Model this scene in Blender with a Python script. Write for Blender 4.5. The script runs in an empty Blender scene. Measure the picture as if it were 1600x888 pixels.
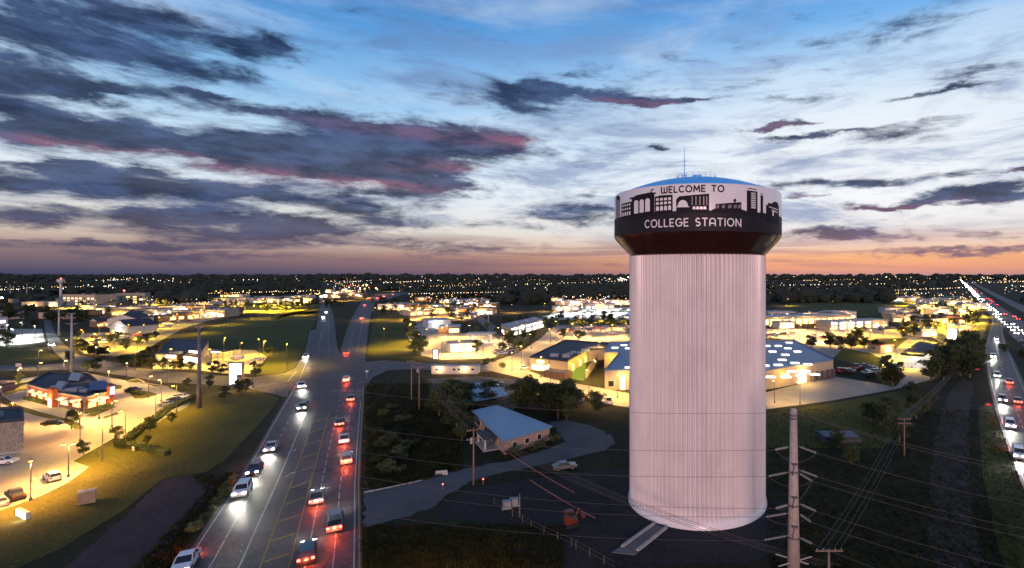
import bpy, bmesh, math, random
from mathutils import Vector, Matrix
from mathutils.geometry import tessellate_polygon
random.seed(7)
SC = bpy.context.scene
COL = SC.collection
R_ = math.radians
# ---------------------------------------------------------------- camera (level, shifted lens)
FPX, CX, HY, CAMH = 800.0, 1000.0, 431.0, 40.0       # focal length and optical axis in photo pixels, camera height in m
cd = bpy.data.cameras.new('camera'); cam = bpy.data.objects.new('camera', cd); COL.objects.link(cam)
cam.location = (0, 0, CAMH); cam.rotation_euler = (R_(90), 0, 0)
cd.sensor_fit = 'HORIZONTAL'; cd.sensor_width = 36; cd.lens = 36*FPX/1600
cd.shift_x = (800-CX)/1600; cd.shift_y = -(444-HY)/1600
cd.clip_start = 0.5; cd.clip_end = 90000
SC.camera = cam
# ---------------------------------------------------------------- colour management / render
SC.view_settings.view_transform = 'Standard'
try: SC.view_settings.look = 'None'
except Exception: pass
SC.view_settings.exposure = 0; SC.view_settings.gamma = 1
SC.view_settings.use_curve_mapping = False
SC.render.engine = 'CYCLES'
SC.cycles.use_denoising = True
SC.cycles.max_bounces = 5; SC.cycles.diffuse_bounces = 2; SC.cycles.glossy_bounces = 2
SC.cycles.transmission_bounces = 3; SC.cycles.transparent_max_bounces = 4
SC.cycles.sample_clamp_indirect = 3
SC.cycles.caustics_reflective = False; SC.cycles.caustics_refractive = False
SC.cycles.use_light_tree = True
def lin(r, g, b):
    f = lambda c: (c/255/12.92) if c/255 <= .04045 else ((c/255+.055)/1.055)**2.4
    return (f(r), f(g), f(b), 1)
# ---------------------------------------------------------------- dusk sky
W = bpy.data.worlds.new('World'); SC.world = W; W.use_nodes = True
WT = W.node_tree; WT.nodes.clear()
def wn(t, **kw):
    n = WT.nodes.new(t)
    for k, v in kw.items(): setattr(n, k, v)
    return n
def wl(a, b): WT.links.new(a, b)
def wset(sock, v):
    if isinstance(v, bpy.types.NodeSocket): wl(v, sock)
    else: sock.default_value = v
def wmath(op, a, b=None, c=None, clamp=False):
    n = wn('ShaderNodeMath', operation=op, use_clamp=clamp)
    for i, v in enumerate((a, b, c)):
        if v is not None: wset(n.inputs[i], v)
    return n.outputs[0]
def wvec(op, a, b=None):
    n = wn('ShaderNodeVectorMath', operation=op)
    wset(n.inputs[0], a)
    if b is not None: wset(n.inputs[1], b)
    return n.outputs['Value'] if op in ('DOT_PRODUCT', 'LENGTH') else n.outputs[0]
def wmix(f, a, b):
    n = wn('ShaderNodeMix', data_type='RGBA')
    wset(n.inputs[0], f); wset(n.inputs[6], a); wset(n.inputs[7], b)
    return n.outputs[2]
def wnoise(v, scale, detail, rough=.55, dist=0):
    n = wn('ShaderNodeTexNoise'); wl(v, n.inputs['Vector'])
    n.inputs['Scale'].default_value = scale; n.inputs['Detail'].default_value = detail
    n.inputs['Roughness'].default_value = rough; n.inputs['Distortion'].default_value = dist
    return n
def wsmooth(x, a, b):
    n = wn('ShaderNodeMapRange', interpolation_type='SMOOTHSTEP')
    wset(n.inputs[0], x); n.inputs[1].default_value = a; n.inputs[2].default_value = b
    return n.outputs[0]
def wramp(x, top, stops):
    n = wn('ShaderNodeValToRGB'); wl(wmath('DIVIDE', x, top), n.inputs[0])
    e = n.color_ramp.elements
    while len(e) < len(stops): e.new(0.5)
    for i, (p, c) in enumerate(stops): e[i].position = p/top; e[i].color = lin(*c)
    return n.outputs[0]
tc = wn('ShaderNodeTexCoord')
dirv = wvec('NORMALIZE', tc.outputs['Generated'])
sep = wn('ShaderNodeSeparateXYZ'); wl(dirv, sep.inputs[0])
dx, dy, dz = sep.outputs
az = wmath('ARCTAN2', dx, dy)
hr = wmath('SQRT', wmath('ADD', wmath('MULTIPLY', dx, dx), wmath('MULTIPLY', dy, dy)))
el = wmath('MAXIMUM', wmath('DIVIDE', dz, wmath('MAXIMUM', hr, .02)), 0)
el = wmath('MINIMUM', el, 1.5)
sv = wvec('MULTIPLY', dirv, (1, 1, 3.6))
warp = wnoise(sv, 7.5, 9, .64)
wv = wvec('SUBTRACT', warp.outputs['Color'], (.5, .5, .5))
comb = wn('ShaderNodeCombineXYZ'); wl(az, comb.inputs[0]); wl(el, comb.inputs[1])
ae = wvec('ADD', comb.outputs[0], wvec('MULTIPLY', wv, (.26, .062, 0)))
def blob(px, py, sx, sy, w, src):
    a0 = math.atan((px-CX)/FPX); ca = math.cos(a0)
    e0 = (HY-py)/FPX*ca
    d = wvec('MULTIPLY', wvec('SUBTRACT', src, (a0, e0, 0)), (FPX/(sx*ca*ca), FPX/(sy*ca), 0))
    return wmath('MULTIPLY', wmath('POWER', .3679, wvec('DOT_PRODUCT', d, d)), w)
def blobs(lst, src):
    s = None
    for b in lst:
        v = blob(*b, src); s = v if s is None else wmath('ADD', s, v)
    return s
warm = wmath('POWER', .3679, wmath('POWER', wmath('DIVIDE', wmath('SUBTRACT', az, .42), .62), 2))
cool_r = wramp(el, 1.5, [(0, (60, 66, 98)), (.014, (98, 90, 110)), (.034, (142, 118, 122)), (.055, (206, 184, 170)), (.085, (232, 228, 220)),
                         (.15, (226, 238, 248)), (.22, (196, 226, 249)), (.30, (140, 195, 240)), (.42, (80, 152, 219)), (.6, (42, 106, 180)), (1.5, (22, 60, 120))])
warm_r = wramp(el, 1.5, [(0, (190, 142, 146)), (.012, (240, 164, 132)), (.034, (255, 184, 132)), (.055, (246, 212, 190)), (.085, (244, 238, 236)),
                         (.14, (248, 250, 254)), (.28, (240, 246, 253)), (.38, (190, 221, 249)), (.47, (120, 180, 238)), (.56, (70, 144, 216)), (1.5, (22, 60, 120))])
base = wmix(warm, cool_r, warm_r)
# thin veil and streaks
n1 = wnoise(wvec('MULTIPLY', dirv, (1, 1, 6.5)), 3.2, 9, .62, .8).outputs[0]
streak = wsmooth(n1, .50, .66)
lowm = wsmooth(el, .03, .10)
him = wmath('SUBTRACT', 1, wsmooth(el, .24, .46))
base = wmix(wmath('MULTIPLY', wmath('MULTIPLY', streak, him), wmath('MULTIPLY', lowm, .32)), base, lin(132, 148, 182))
n2 = wnoise(wvec('MULTIPLY', dirv, (1, 1, 4.2)), 3.0, 9, .58, .3).outputs[0]
base = wmix(wmath('MULTIPLY', wsmooth(n2, .40, .75), wmath('MULTIPLY', wsmooth(el, .1, .3), .5)), base, lin(224, 236, 250))
n5 = wnoise(wvec('MULTIPLY', dirv, (1, 1, 5.0)), 4.2, 11, .66, .45).outputs[0]
leftm = wsmooth(az, -.15, -.8)
veil = wmath('MULTIPLY', wsmooth(n5, .45, .66), wmath('MULTIPLY', wsmooth(el, .04, .12), wmath('SUBTRACT', .70, wmath('MULTIPLY', wsmooth(el, .26, .5), .30))))
base = wmix(veil, base, wmix(leftm, lin(122, 144, 188), lin(66, 94, 146)))
# low dusk bands
n3 = wnoise(wvec('MULTIPLY', dirv, (1, 1, 16)), 2.4, 6, .55, .4).outputs[0]
bandm = wmath('MULTIPLY', wsmooth(n3, .45, .62), wmath('MULTIPLY', wsmooth(el, .004, .02), wmath('SUBTRACT', 1, wsmooth(el, .05, .10))))
base = wmix(wmath('MULTIPLY', bandm, .6), base, wmix(warm, lin(98, 88, 110), lin(184, 132, 136)))
# drifting dark clouds
fb = wnoise(wvec('MULTIPLY', dirv, (1, 1, 4.0)), 10.0, 11, .66, .35).outputs[0]
CL = [(670, 220, 180, 32, 1.0), (350, 228, 230, 24, .95), (560, 262, 160, 26, 1.0), (90, 205, 110, 24, .85), (120, 290, 230, 22, .85), (400, 300, 120, 14, .5),
      (40, 50, 150, 70, .62), (240, 45, 170, 30, .5), (10, 130, 120, 30, .55), (200, 85, 130, 22, .45), (385, 62, 55, 30, .55), (150, 143, 150, 11, .75), (315, 148, 60, 7, .7),
      (870, 145, 120, 15, .95), (1000, 160, 70, 7, .75), (800, 165, 80, 16, .5), (1085, 151, 50, 4, .6), (430, 353, 150, 20, .85), (700, 291, 90, 10, .7), (930, 110, 60, 10, .35), (560, 325, 120, 12, .45),
      (1530, 302, 100, 12, .9), (1400, 321, 100, 6, .8), (1600, 262, 26, 6, .85), (1335, 367, 90, 11, .85), (905, 332, 80, 22, .6), (1560, 368, 80, 8, .5), (1250, 310, 40, 5, .5),
      (1340, 60, 160, 26, .34), (1545, 108, 80, 14, .5), (1480, 136, 90, 5, .6), (1210, 195, 60, 4, .75), (1265, 210, 80, 6, .65), (1290, 284, 150, 10, .45), (1005, 233, 25, 5, .5),
      (80, 340, 200, 14, .6), (300, 398, 240, 6, .45), (520, 190, 240, 8, .45), (140, 268, 160, 10, .6), (240, 335, 120, 7, .4), (560, 300, 170, 10, .5), (330, 110, 90, 12, .4), (1450, 280, 160, 9, .4), (1400, 210, 160, 14, .28), (1200, 120, 120, 12, .25), (160, 378, 200, 6, .55), (1500, 392, 180, 6, .55), (650, 385, 250, 8, .45), (700, 350, 120, 9, .4), (1240, 153, 70, 9, .45)]
M = wmath('ADD', wmath('MULTIPLY', blobs(CL, ae), 1.36), wmath('MULTIPLY', leftm, wmath('MULTIPLY', wsmooth(el, .02, .08), .07)))
dens = wsmooth(wmath('ADD', M, wmath('MULTIPLY', wmath('SUBTRACT', fb, .5), 2.1)), .14, .86)
dens = wmath('MULTIPLY', dens, wsmooth(el, .0, .02))
pk = blobs([(560, 286, 170, 9, 1.0), (740, 264, 110, 10, .9), (700, 212, 190, 14, .45), (820, 220, 60, 14, .6), (330, 252, 150, 8, .6), (150, 232, 110, 6, .55), (1000, 162, 70, 6, .6),
            (1410, 322, 110, 6, .9), (1600, 263, 30, 5, .6), (1215, 195, 60, 4, .5), (1270, 308, 40, 4, .6)], ae)
n4 = wnoise(sv, 11, 9, .68).outputs[0]
ccol = wmix(wsmooth(n4, .35, .68), lin(22, 36, 70), lin(66, 86, 130))
ccol = wmix(wmath('SUBTRACT', 1, wsmooth(el, .03, .12)), ccol, wmix(warm, lin(84, 78, 104), lin(138, 108, 126)))
ccol = wmix(wmath('MINIMUM', wmath('MULTIPLY', wmath('MULTIPLY', pk, .85), wsmooth(n4, .30, .62)), .8), ccol, lin(156, 82, 104))
sky = wmix(wmath('MULTIPLY', dens, .93), base, ccol)
bg = wn('ShaderNodeBackground'); wl(sky, bg.inputs[0]); bg.inputs[1].default_value = 1.0
wo = wn('ShaderNodeOutputWorld'); wl(bg.outputs[0], wo.inputs[0])
# ---------------------------------------------------------------- soft low fill sun added behind the camera to warm the tower front
sl = bpy.data.lights.new('warm_fill_sun', 'SUN'); so = bpy.data.objects.new('warm_fill_sun', sl); COL.objects.link(so)
sl.energy = 1.8; sl.angle = R_(12); sl.color = (1, .60, .53)
sd = Vector((-.02, 1, -.10)).normalized()
so.rotation_euler = sd.to_track_quat('-Z', 'Y').to_euler()
# ---------------------------------------------------------------- helpers
def G(px, py, z=0.0):
    Y = FPX*(CAMH-z)/(py-HY); return Vector(((px-CX)/FPX*Y, Y, z))
def tag(o, label=None, cat=None, group=None, kind=None):
    if label: o['label'] = label
    if cat: o['category'] = cat
    if group: o['group'] = group
    if kind: o['kind'] = kind
    return o
def empty(name, loc, rz=0.0, label=None, cat=None, group=None):
    o = bpy.data.objects.new(name, None); COL.objects.link(o)
    o.location = loc; o.rotation_euler = (0, 0, rz); o.empty_display_size = .5
    return tag(o, label, cat, group)
class MB:
    def __init__(s): s.v = []; s.f = []; s.m = []
    def poly(s, pts, mi=0):
        i = len(s.v); s.v += [tuple(p) for p in pts]; s.f.append(tuple(range(i, i+len(pts)))); s.m.append(mi)
    def box(s, x0, x1, y0, y1, z0, z1, mi=0):
        i = len(s.v)
        s.v += [(x0,y0,z0),(x1,y0,z0),(x1,y1,z0),(x0,y1,z0),(x0,y0,z1),(x1,y0,z1),(x1,y1,z1),(x0,y1,z1)]
        for q in ((0,3,2,1),(4,5,6,7),(0,1,5,4),(1,2,6,5),(2,3,7,6),(3,0,4,7)):
            s.f.append(tuple(i+k for k in q)); s.m.append(mi)
        return s
    def prism(s, pts, z0, z1, mi=0):            # pts counter-clockwise plan outline
        n = len(pts); i = len(s.v)
        s.v += [(p[0], p[1], z0) for p in pts]+[(p[0], p[1], z1) for p in pts]
        for k in range(n):
            s.f.append((i+k, i+(k+1) % n, i+n+(k+1) % n, i+n+k)); s.m.append(mi)
        for t in tessellate_polygon([[Vector((p[0], p[1], 0)) for p in pts]]):
            a, b, c = t
            ar = (pts[b][0]-pts[a][0])*(pts[c][1]-pts[a][1])-(pts[b][1]-pts[a][1])*(pts[c][0]-pts[a][0])
            if ar < 0: b, c = c, b
            s.f.append((i+n+a, i+n+b, i+n+c)); s.m.append(mi)
            s.f.append((i+a, i+c, i+b)); s.m.append(mi)
        return s
    def tube(s, a, b, r0, r1=None, n=8, mi=0, caps=True):
        r1 = r0 if r1 is None else r1
        a, b = Vector(a), Vector(b); d = (b-a).normalized()
        u = d.orthogonal().normalized(); w = d.cross(u); i = len(s.v)
        for c, r in ((a, r0), (b, r1)):
            for k in range(n):
                t = 2*math.pi*k/n; s.v.append(tuple(c+(u*math.cos(t)+w*math.sin(t))*r))
        for k in range(n):
            s.f.append((i+k, i+(k+1) % n, i+n+(k+1) % n, i+n+k)); s.m.append(mi)
        if caps:
            s.f.append(tuple(i+k for k in reversed(range(n)))); s.m.append(mi)
            s.f.append(tuple(i+n+k for k in range(n))); s.m.append(mi)
        return s
    def path(s, pts, r, n=5, mi=0):
        for a, b in zip(pts[:-1], pts[1:]): s.tube(a, b, r, r, n, mi, False)
        return s
    def ball(s, c, r, n=8, m=5, mi=0, sz=1.0):
        i = len(s.v); c = Vector(c)
        for a in range(1, m):
            t = math.pi*a/m
            for k in range(n):
                p = 2*math.pi*k/n; s.v.append((c.x+r*math.sin(t)*math.cos(p), c.y+r*math.sin(t)*math.sin(p), c.z+r*sz*math.cos(t)))
        s.v += [(c.x, c.y, c.z+r*sz), (c.x, c.y, c.z-r*sz)]; T = i+(m-1)*n
        for a in range(m-2):
            for k in range(n):
                s.f.append((i+a*n+k, i+(a+1)*n+k, i+(a+1)*n+(k+1) % n, i+a*n+(k+1) % n)); s.m.append(mi)
        for k in range(n):
            s.f.append((T, i+k, i+(k+1) % n)); s.m.append(mi)
            s.f.append((T+1, i+(m-2)*n+(k+1) % n, i+(m-2)*n+k)); s.m.append(mi)
        return s
    def mesh(s, name, mats, smooth=False):
        me = bpy.data.meshes.new(name); me.from_pydata(s.v, [], s.f)
        for m in (mats if isinstance(mats, (list, tuple)) else [mats]): me.materials.append(m)
        if any(s.m): me.polygons.foreach_set('material_index', s.m)
        if smooth: me.polygons.foreach_set('use_smooth', [True]*len(me.polygons))
        me.update(); return me
    def build(s, name, mats, parent=None, smooth=False):
        o = bpy.data.objects.new(name, s.mesh(name, mats, smooth)); COL.objects.link(o)
        if parent is not None: o.parent = parent
        return o
def kids(o, _c={}): return list(o.children)
def copy_tree(o, parent=None):
    c = o.copy(); COL.objects.link(c)
    if parent is not None: c.parent = parent
    for ch in list(o.children): copy_tree(ch, c)
    return c
# ---------------------------------------------------------------- materials
MATS = {}
def mat(name, col, rough=.7, metal=0.0, emit=None, es=0.0, var=0.0, vs=1.0, bump=0.0, coat=0.0, spec=.5, rnd=0.0, var2=None, sample=True):
    m = bpy.data.materials.new(name); m.use_nodes = True; nt = m.node_tree; b = nt.nodes['Principled BSDF']
    c = (*col[:3], 1)
    b.inputs['Base Color'].default_value = c
    b.inputs['Roughness'].default_value = rough; b.inputs['Metallic'].default_value = metal
    b.inputs['Specular IOR Level'].default_value = spec
    if coat: b.inputs['Coat Weight'].default_value = coat; b.inputs['Coat Roughness'].default_value = .15
    if emit is not None:
        b.inputs['Emission Color'].default_value = (*emit[:3], 1); b.inputs['Emission Strength'].default_value = es
        if not sample: m.cycles.emission_sampling = 'NONE'
    src = None
    if var or bump:
        g = nt.nodes.new('ShaderNodeNewGeometry')
        n = nt.nodes.new('ShaderNodeTexNoise'); n.inputs['Scale'].default_value = vs; n.inputs['Detail'].default_value = 8; n.inputs['Roughness'].default_value = .65
        nt.links.new(g.outputs['Position'], n.inputs['Vector'])
        if var:
            mr = nt.nodes.new('ShaderNodeMapRange'); mr.inputs[1].default_value = .3; mr.inputs[2].default_value = .7
            nt.links.new(n.outputs[0], mr.inputs[0])
            mx = nt.nodes.new('ShaderNodeMix'); mx.data_type = 'RGBA'
            nt.links.new(mr.outputs[0], mx.inputs[0])
            c2 = var2 if var2 else tuple(min(1, x*(1+var)) for x in c[:3])
            mx.inputs[6].default_value = (*[x*(1-var) for x in c[:3]], 1); mx.inputs[7].default_value = (*c2[:3], 1)
            src = mx.outputs[2]
        if bump:
            bp = nt.nodes.new('ShaderNodeBump'); bp.inputs['Strength'].default_value = bump; bp.inputs['Distance'].default_value = .1
            nt.links.new(n.outputs[0], bp.inputs['Height']); nt.links.new(bp.outputs[0], b.inputs['Normal'])
    if rnd:
        oi = nt.nodes.new('ShaderNodeObjectInfo'); hs = nt.nodes.new('ShaderNodeHueSaturation')
        mr2 = nt.nodes.new('ShaderNodeMapRange'); mr2.inputs[3].default_value = 1-rnd; mr2.inputs[4].default_value = 1+rnd
        nt.links.new(oi.outputs['Random'], mr2.inputs[0]); nt.links.new(mr2.outputs[0], hs.inputs['Value'])
        if src: nt.links.new(src, hs.inputs['Color'])
        else: hs.inputs['Color'].default_value = c
        src = hs.outputs[0]
    if src: nt.links.new(src, b.inputs['Base Color'])
    MATS[name] = m; return m
def ground_mat(name, c1, c2, c3, s1, s2, bump=.6, rough=.95, crack=0):
    """large patches times fine speckle"""
    m = bpy.data.materials.new(name); m.use_nodes = True; nt = m.node_tree; b = nt.nodes['Principled BSDF']
    g = nt.nodes.new('ShaderNodeNewGeometry')
    def nz(s, d=8):
        n = nt.nodes.new('ShaderNodeTexNoise'); n.inputs['Scale'].default_value = s; n.inputs['Detail'].default_value = d; n.inputs['Roughness'].default_value = .68
        nt.links.new(g.outputs['Position'], n.inputs['Vector']); return n.outputs[0]
    def rng(x, a, b_):
        r = nt.nodes.new('ShaderNodeMapRange'); r.interpolation_type = 'SMOOTHSTEP'; r.inputs[1].default_value = a; r.inputs[2].default_value = b_
        nt.links.new(x, r.inputs[0]); return r.outputs[0]
    def mix(f, a, b_):
        x = nt.nodes.new('ShaderNodeMix'); x.data_type = 'RGBA'; nt.links.new(f, x.inputs[0])
        for i, v in ((6, a), (7, b_)):
            if isinstance(v, tuple): x.inputs[i].default_value = (*v[:3], 1)
            else: nt.links.new(v, x.inputs[i])
        return x.outputs[2]
    big, fine = nz(s1), nz(s2)
    c = mix(rng(big, .35, .65), c1, c2); c = mix(rng(fine, .42, .72), c, c3)
    nt.links.new(c, b.inputs['Base Color']); b.inputs['Roughness'].default_value = rough; b.inputs['Specular IOR Level'].default_value = .2
    if crack:                                         # wandering tar-filled cracks and worn wheel paths
        vo = nt.nodes.new('ShaderNodeTexVoronoi'); vo.feature = 'DISTANCE_TO_EDGE'; vo.inputs['Scale'].default_value = crack; nt.links.new(g.outputs['Position'], vo.inputs['Vector'])
        lt = nt.nodes.new('ShaderNodeMath'); lt.operation = 'LESS_THAN'; lt.inputs[1].default_value = .008; nt.links.new(vo.outputs[0], lt.inputs[0])
        c = mix(lt.outputs[0], c, tuple(x*.35 for x in c1)); c = mix(rng(nz(.30, 3), .56, .60), c, tuple(x*.72 for x in c1)); nt.links.new(c, b.inputs['Base Color'])
    bp = nt.nodes.new('ShaderNodeBump'); bp.inputs['Strength'].default_value = bump; bp.inputs['Distance'].default_value = .25
    nt.links.new(fine, bp.inputs['Height']); nt.links.new(bp.outputs[0], b.inputs['Normal'])
    MATS[name] = m; return m
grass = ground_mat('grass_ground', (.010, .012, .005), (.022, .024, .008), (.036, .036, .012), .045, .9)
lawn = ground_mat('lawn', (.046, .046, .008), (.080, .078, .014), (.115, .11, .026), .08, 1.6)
field = ground_mat('field', (.042, .052, .008), (.072, .082, .012), (.05, .056, .010), .02, .7)
dirt = ground_mat('dirt', (.035, .028, .022), (.060, .048, .038), (.080, .066, .052), .10, 1.2)
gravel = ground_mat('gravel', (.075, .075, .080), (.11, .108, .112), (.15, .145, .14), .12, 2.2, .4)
asphalt = ground_mat('asphalt', (.050, .046, .045), (.076, .070, .068), (.096, .090, .086), .09, 2.5, .25, .55, .16)
asphalt2 = ground_mat('asphalt_pale', (.085, .084, .086), (.115, .112, .112), (.14, .137, .135), .10, 2.5, .25, .65, .12)
darkpave = ground_mat('old_dark_paving', (.040, .024, .024), (.062, .036, .036), (.075, .048, .046), .15, 1.5, .3, .8)
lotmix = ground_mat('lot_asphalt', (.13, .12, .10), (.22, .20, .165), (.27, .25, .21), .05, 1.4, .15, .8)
lotgreen = ground_mat('lot_and_lawn', (.13, .17, .030), (.17, .155, .12), (.20, .21, .07), .022, .25, .15, .9)  # lamp light on the grass is put into its bright yellow-green
litlawn = ground_mat('lamplit_lawn', (.12, .16, .03), (.16, .20, .04), (.19, .22, .06), .05, .5)  # lawn copy with lamp light put into the brighter colour
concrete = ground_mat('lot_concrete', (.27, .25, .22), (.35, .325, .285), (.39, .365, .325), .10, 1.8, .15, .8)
kerbm = mat('kerb_concrete', (.40, .38, .35), .85, var=.15, vs=.8)
paint_w = mat('road_paint_white', (.42, .42, .40), .7, var=.5, vs=1.5)
paint_y = mat('road_paint_yellow', (.36, .20, .03), .7, var=.55, vs=1.5)
tank_w = mat('tower_white_paint', (.80, .76, .75), .30, var=.07, vs=.25, spec=.6)
def tank_material():
    m = mat('tower_white_paint_weathered', (.80, .75, .74), .27, spec=.6); nt = m.node_tree; b_ = nt.nodes['Principled BSDF']
    g = nt.nodes.new('ShaderNodeNewGeometry'); L = nt.links.new
    def nz(sc, k, lo, hi):
        v = nt.nodes.new('ShaderNodeVectorMath'); v.operation = 'MULTIPLY'; L(g.outputs['Position'], v.inputs[0]); v.inputs[1].default_value = sc
        n = nt.nodes.new('ShaderNodeTexNoise'); n.inputs['Scale'].default_value = k; n.inputs['Detail'].default_value = 7; n.inputs['Roughness'].default_value = .65; L(v.outputs[0], n.inputs['Vector'])
        r = nt.nodes.new('ShaderNodeMapRange'); r.inputs[1].default_value = lo; r.inputs[2].default_value = hi; L(n.outputs[0], r.inputs[0]); return r.outputs[0]
    def mx(f, a, c):
        x = nt.nodes.new('ShaderNodeMix'); x.data_type = 'RGBA'; L(f, x.inputs[0])
        if isinstance(a, tuple): x.inputs[6].default_value = a
        else: L(a, x.inputs[6])
        x.inputs[7].default_value = c; return x.outputs[2]
    c = mx(nz((1, 1, .035), 1.1, .50, .95), (.80, .74, .73, 1), (.56, .47, .44, 1))      # run-off streaks
    c = mx(nz((1, 1, .6), .22, .45, .85), c, (.64, .57, .57, 1))                        # broad grime
    s = nt.nodes.new('ShaderNodeSeparateXYZ'); L(g.outputs['Position'], s.inputs[0])
    md = nt.nodes.new('ShaderNodeMath'); md.operation = 'MODULO'; L(s.outputs[2], md.inputs[0]); md.inputs[1].default_value = 2.9
    cp = nt.nodes.new('ShaderNodeMath'); cp.operation = 'LESS_THAN'; L(md.outputs[0], cp.inputs[0]); cp.inputs[1].default_value = .09
    ml = nt.nodes.new('ShaderNodeMath'); ml.operation = 'MULTIPLY'; L(cp.outputs[0], ml.inputs[0]); ml.inputs[1].default_value = .10
    c = mx(ml.outputs[0], c, (.45, .38, .37, 1)); L(c, b_.inputs['Base Color']); return m   # ring welds
tank_col = tank_material()
tank_d = mat('tower_dark_paint', (.018, .014, .020), .6, var=.2, vs=.6, spec=.25)
tank_c = mat('tower_cone_gloss', (.030, .011, .010), .22, var=.2, vs=.6, spec=.7)
print_d = mat('mural_dark', (.018, .013, .020), .65, spec=.15)
print_g = mat('mural_grey', (.20, .17, .19), .4)
dome_b = mat('dome_blue_paint', (.05, .42, .95), .35, var=.12, vs=.3)
mast_m = mat('mast_blue_metal', (.25, .5, .8), .4)
steel = mat('galvanised_steel', (.42, .39, .37), .55, .2, var=.12, vs=2)
dsteel = mat('weathered_dark_steel', (.16, .13, .14), .6, .2, var=.2, vs=1)
conc_pole = mat('pale_steel_pole', (.42, .33, .28), .6, var=.18, vs=1.6)
woodp = mat('weathered_pole_wood', (.23, .155, .11), .85, var=.3, vs=2.5)
wirem = mat('wire_metal', (.085, .075, .07), .6, .2)
porcel = mat('insulator_porcelain', (.34, .31, .30), .3)
# ---------------------------------------------------------------- ground and roads
def sheet(name, pts, z, m, kind='structure', px=True, lbl=None, ragged=0):
    P = [G(x, y, z) for x, y in pts] if px else [Vector((p[0], p[1], z)) for p in pts]
    if ragged:                                       # uneven natural edge
        Q = []; rg = random.Random(len(pts))
        for a, b in zip(P, P[1:]+P[:1]):
            n_ = max(1, int((b-a).length/1.3))
            for i in range(n_): q = a.lerp(b, i/n_); Q.append(q+Vector((rg.gauss(0, ragged), rg.gauss(0, ragged), 0)))
        P = Q
    me = bpy.data.meshes.new(name); bm = bmesh.new()
    f = bm.faces.new([bm.verts.new(p) for p in P])
    if f.normal.z < 0: f.normal_flip()
    bm.normal_update()
    if f.normal.z < 0: f.normal_flip()
    bmesh.ops.triangulate(bm, faces=bm.faces[:]); bm.to_mesh(me); bm.free()
    me.materials.append(m); o = bpy.data.objects.new(name, me); COL.objects.link(o)
    return tag(o, lbl, kind=kind)
def band(rows):                                    # rows of (py, left px, right px) -> outline
    return [(l, y) for y, l, r in rows]+[(r, y) for y, l, r in reversed(rows)]
def strip_px(mb, pts, w, z):                       # ribbon of width w metres along pixel points
    P = [G(x, y, z) for x, y in pts]
    for a, b in zip(P[:-1], P[1:]):
        d = (b-a).normalized(); n = Vector((-d.y, d.x, 0))*w/2
        mb.poly([a-n, b-n, b+n, a+n])
def lerp_rows(rows, t, y):
    for (y0, l0, r0), (y1, l1, r1) in zip(rows[:-1], rows[1:]):
        if y1 <= y <= y0:
            k = (y0-y)/(y0-y1); return (l0+(l1-l0)*k)*(1-t)+(r0+(r1-r0)*k)*t
    return None
g_ = MB(); g_.poly([(-60000, -400, 0), (60000, -400, 0), (60000, 80000, 0), (-60000, 80000, 0)])
tag(g_.build('ground', grass), kind='structure')
ROAD = [(960, 205, 566), (888, 278, 566), (820, 323, 565), (760, 365, 563), (700, 402, 565), (660, 425, 567), (630, 443, 569), (610, 455, 569), (590, 466, 570), (570, 474, 571), (555, 479, 571)]
RL = [(555, 479, 533), (545, 483, 528), (530, 489, 525), (515, 493, 524), (500, 497, 522), (490, 499, 520), (480, 500, 517), (470, 502, 515)]
RR = [(555, 533, 571), (545, 533, 572), (530, 537, 574), (515, 542, 575), (500, 548, 577), (490, 553, 580), (480, 559, 587), (472, 565, 596), (466, 575, 610), (461, 592, 628), (458, 606, 640)]
HW = [(560, 1625, 1735), (540, 1598, 1680), (525, 1580, 1642), (510, 1566, 1612), (490, 1545, 1580), (475, 1531, 1558), (460, 1518, 1537), (450, 1510, 1524), (442, 1503, 1511), (437, 1498, 1503)]
HO = [(545, 1740, 1850), (525, 1690, 1770), (510, 1640, 1692), (490, 1602, 1634), (475, 1574, 1593), (460, 1547, 1559), (450, 1531, 1539), (442, 1516, 1521)]
RAMP = [(960, 1690, 1830), (800, 1611, 1705), (760, 1598, 1672), (700, 1575, 1645), (650, 1558, 1625), (620, 1550, 1610), (590, 1543, 1597), (560, 1539, 1583), (540, 1539, 1573), (522, 1545, 1568), (505, 1550, 1566), (495, 1549, 1561), (485, 1543, 1556), (478, 1536, 1550)]
sheet('road', band(ROAD), .02, asphalt)
sheet('road', band(RL), .024, asphalt); sheet('road', band(RR), .024, asphalt)
sheet('highway', band(HW), .03, asphalt2); sheet('highway', band(HO), .03, asphalt2)
sheet('road', band(RAMP), .05, asphalt)
sheet('road_median', [(528, 545), (533, 545), (537, 530), (541, 515), (547, 500), (552, 490), (557, 480), (518, 480), (521, 490), (523, 500), (525, 515), (526, 530)], .03, grass)
sheet('road', [(484, 516), (476, 550), (462, 575), (445, 583), (384, 591), (384, 600), (440, 611), (455, 610.5), (466, 590.5), (474, 570.5), (479, 555), (489, 530), (494, 516)], .028, asphalt2)     # slip road
STREET = [(462, 584), (384, 590), (330, 586), (259, 579), (211, 575), (180, 568), (160, 562), (128, 556), (112, 560), (104, 568), (0, 571), (-120, 573), (-120, 584), (0, 580), (112, 578), (150, 581), (211, 590), (259, 598), (330, 601), (384, 606), (448, 621)]
sheet('road', STREET, .034, asphalt2)
sheet('road', [(127, 557), (110, 546), (97, 535), (86, 520), (80, 505), (76, 492), (68, 492), (69, 505), (71, 520), (76, 535), (85, 550), (105, 568), (120, 563)], .038, asphalt2)
sheet('road', [(569.5, 566), (600, 563), (640, 566), (690, 569), (745, 569), (790, 560), (820, 545), (845, 528), (862, 512), (880, 512), (876, 530), (850, 552), (815, 574), (760, 581), (690, 579), (640, 577), (605, 579), (582, 590), (569.5, 608)], .034, asphalt2)
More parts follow.
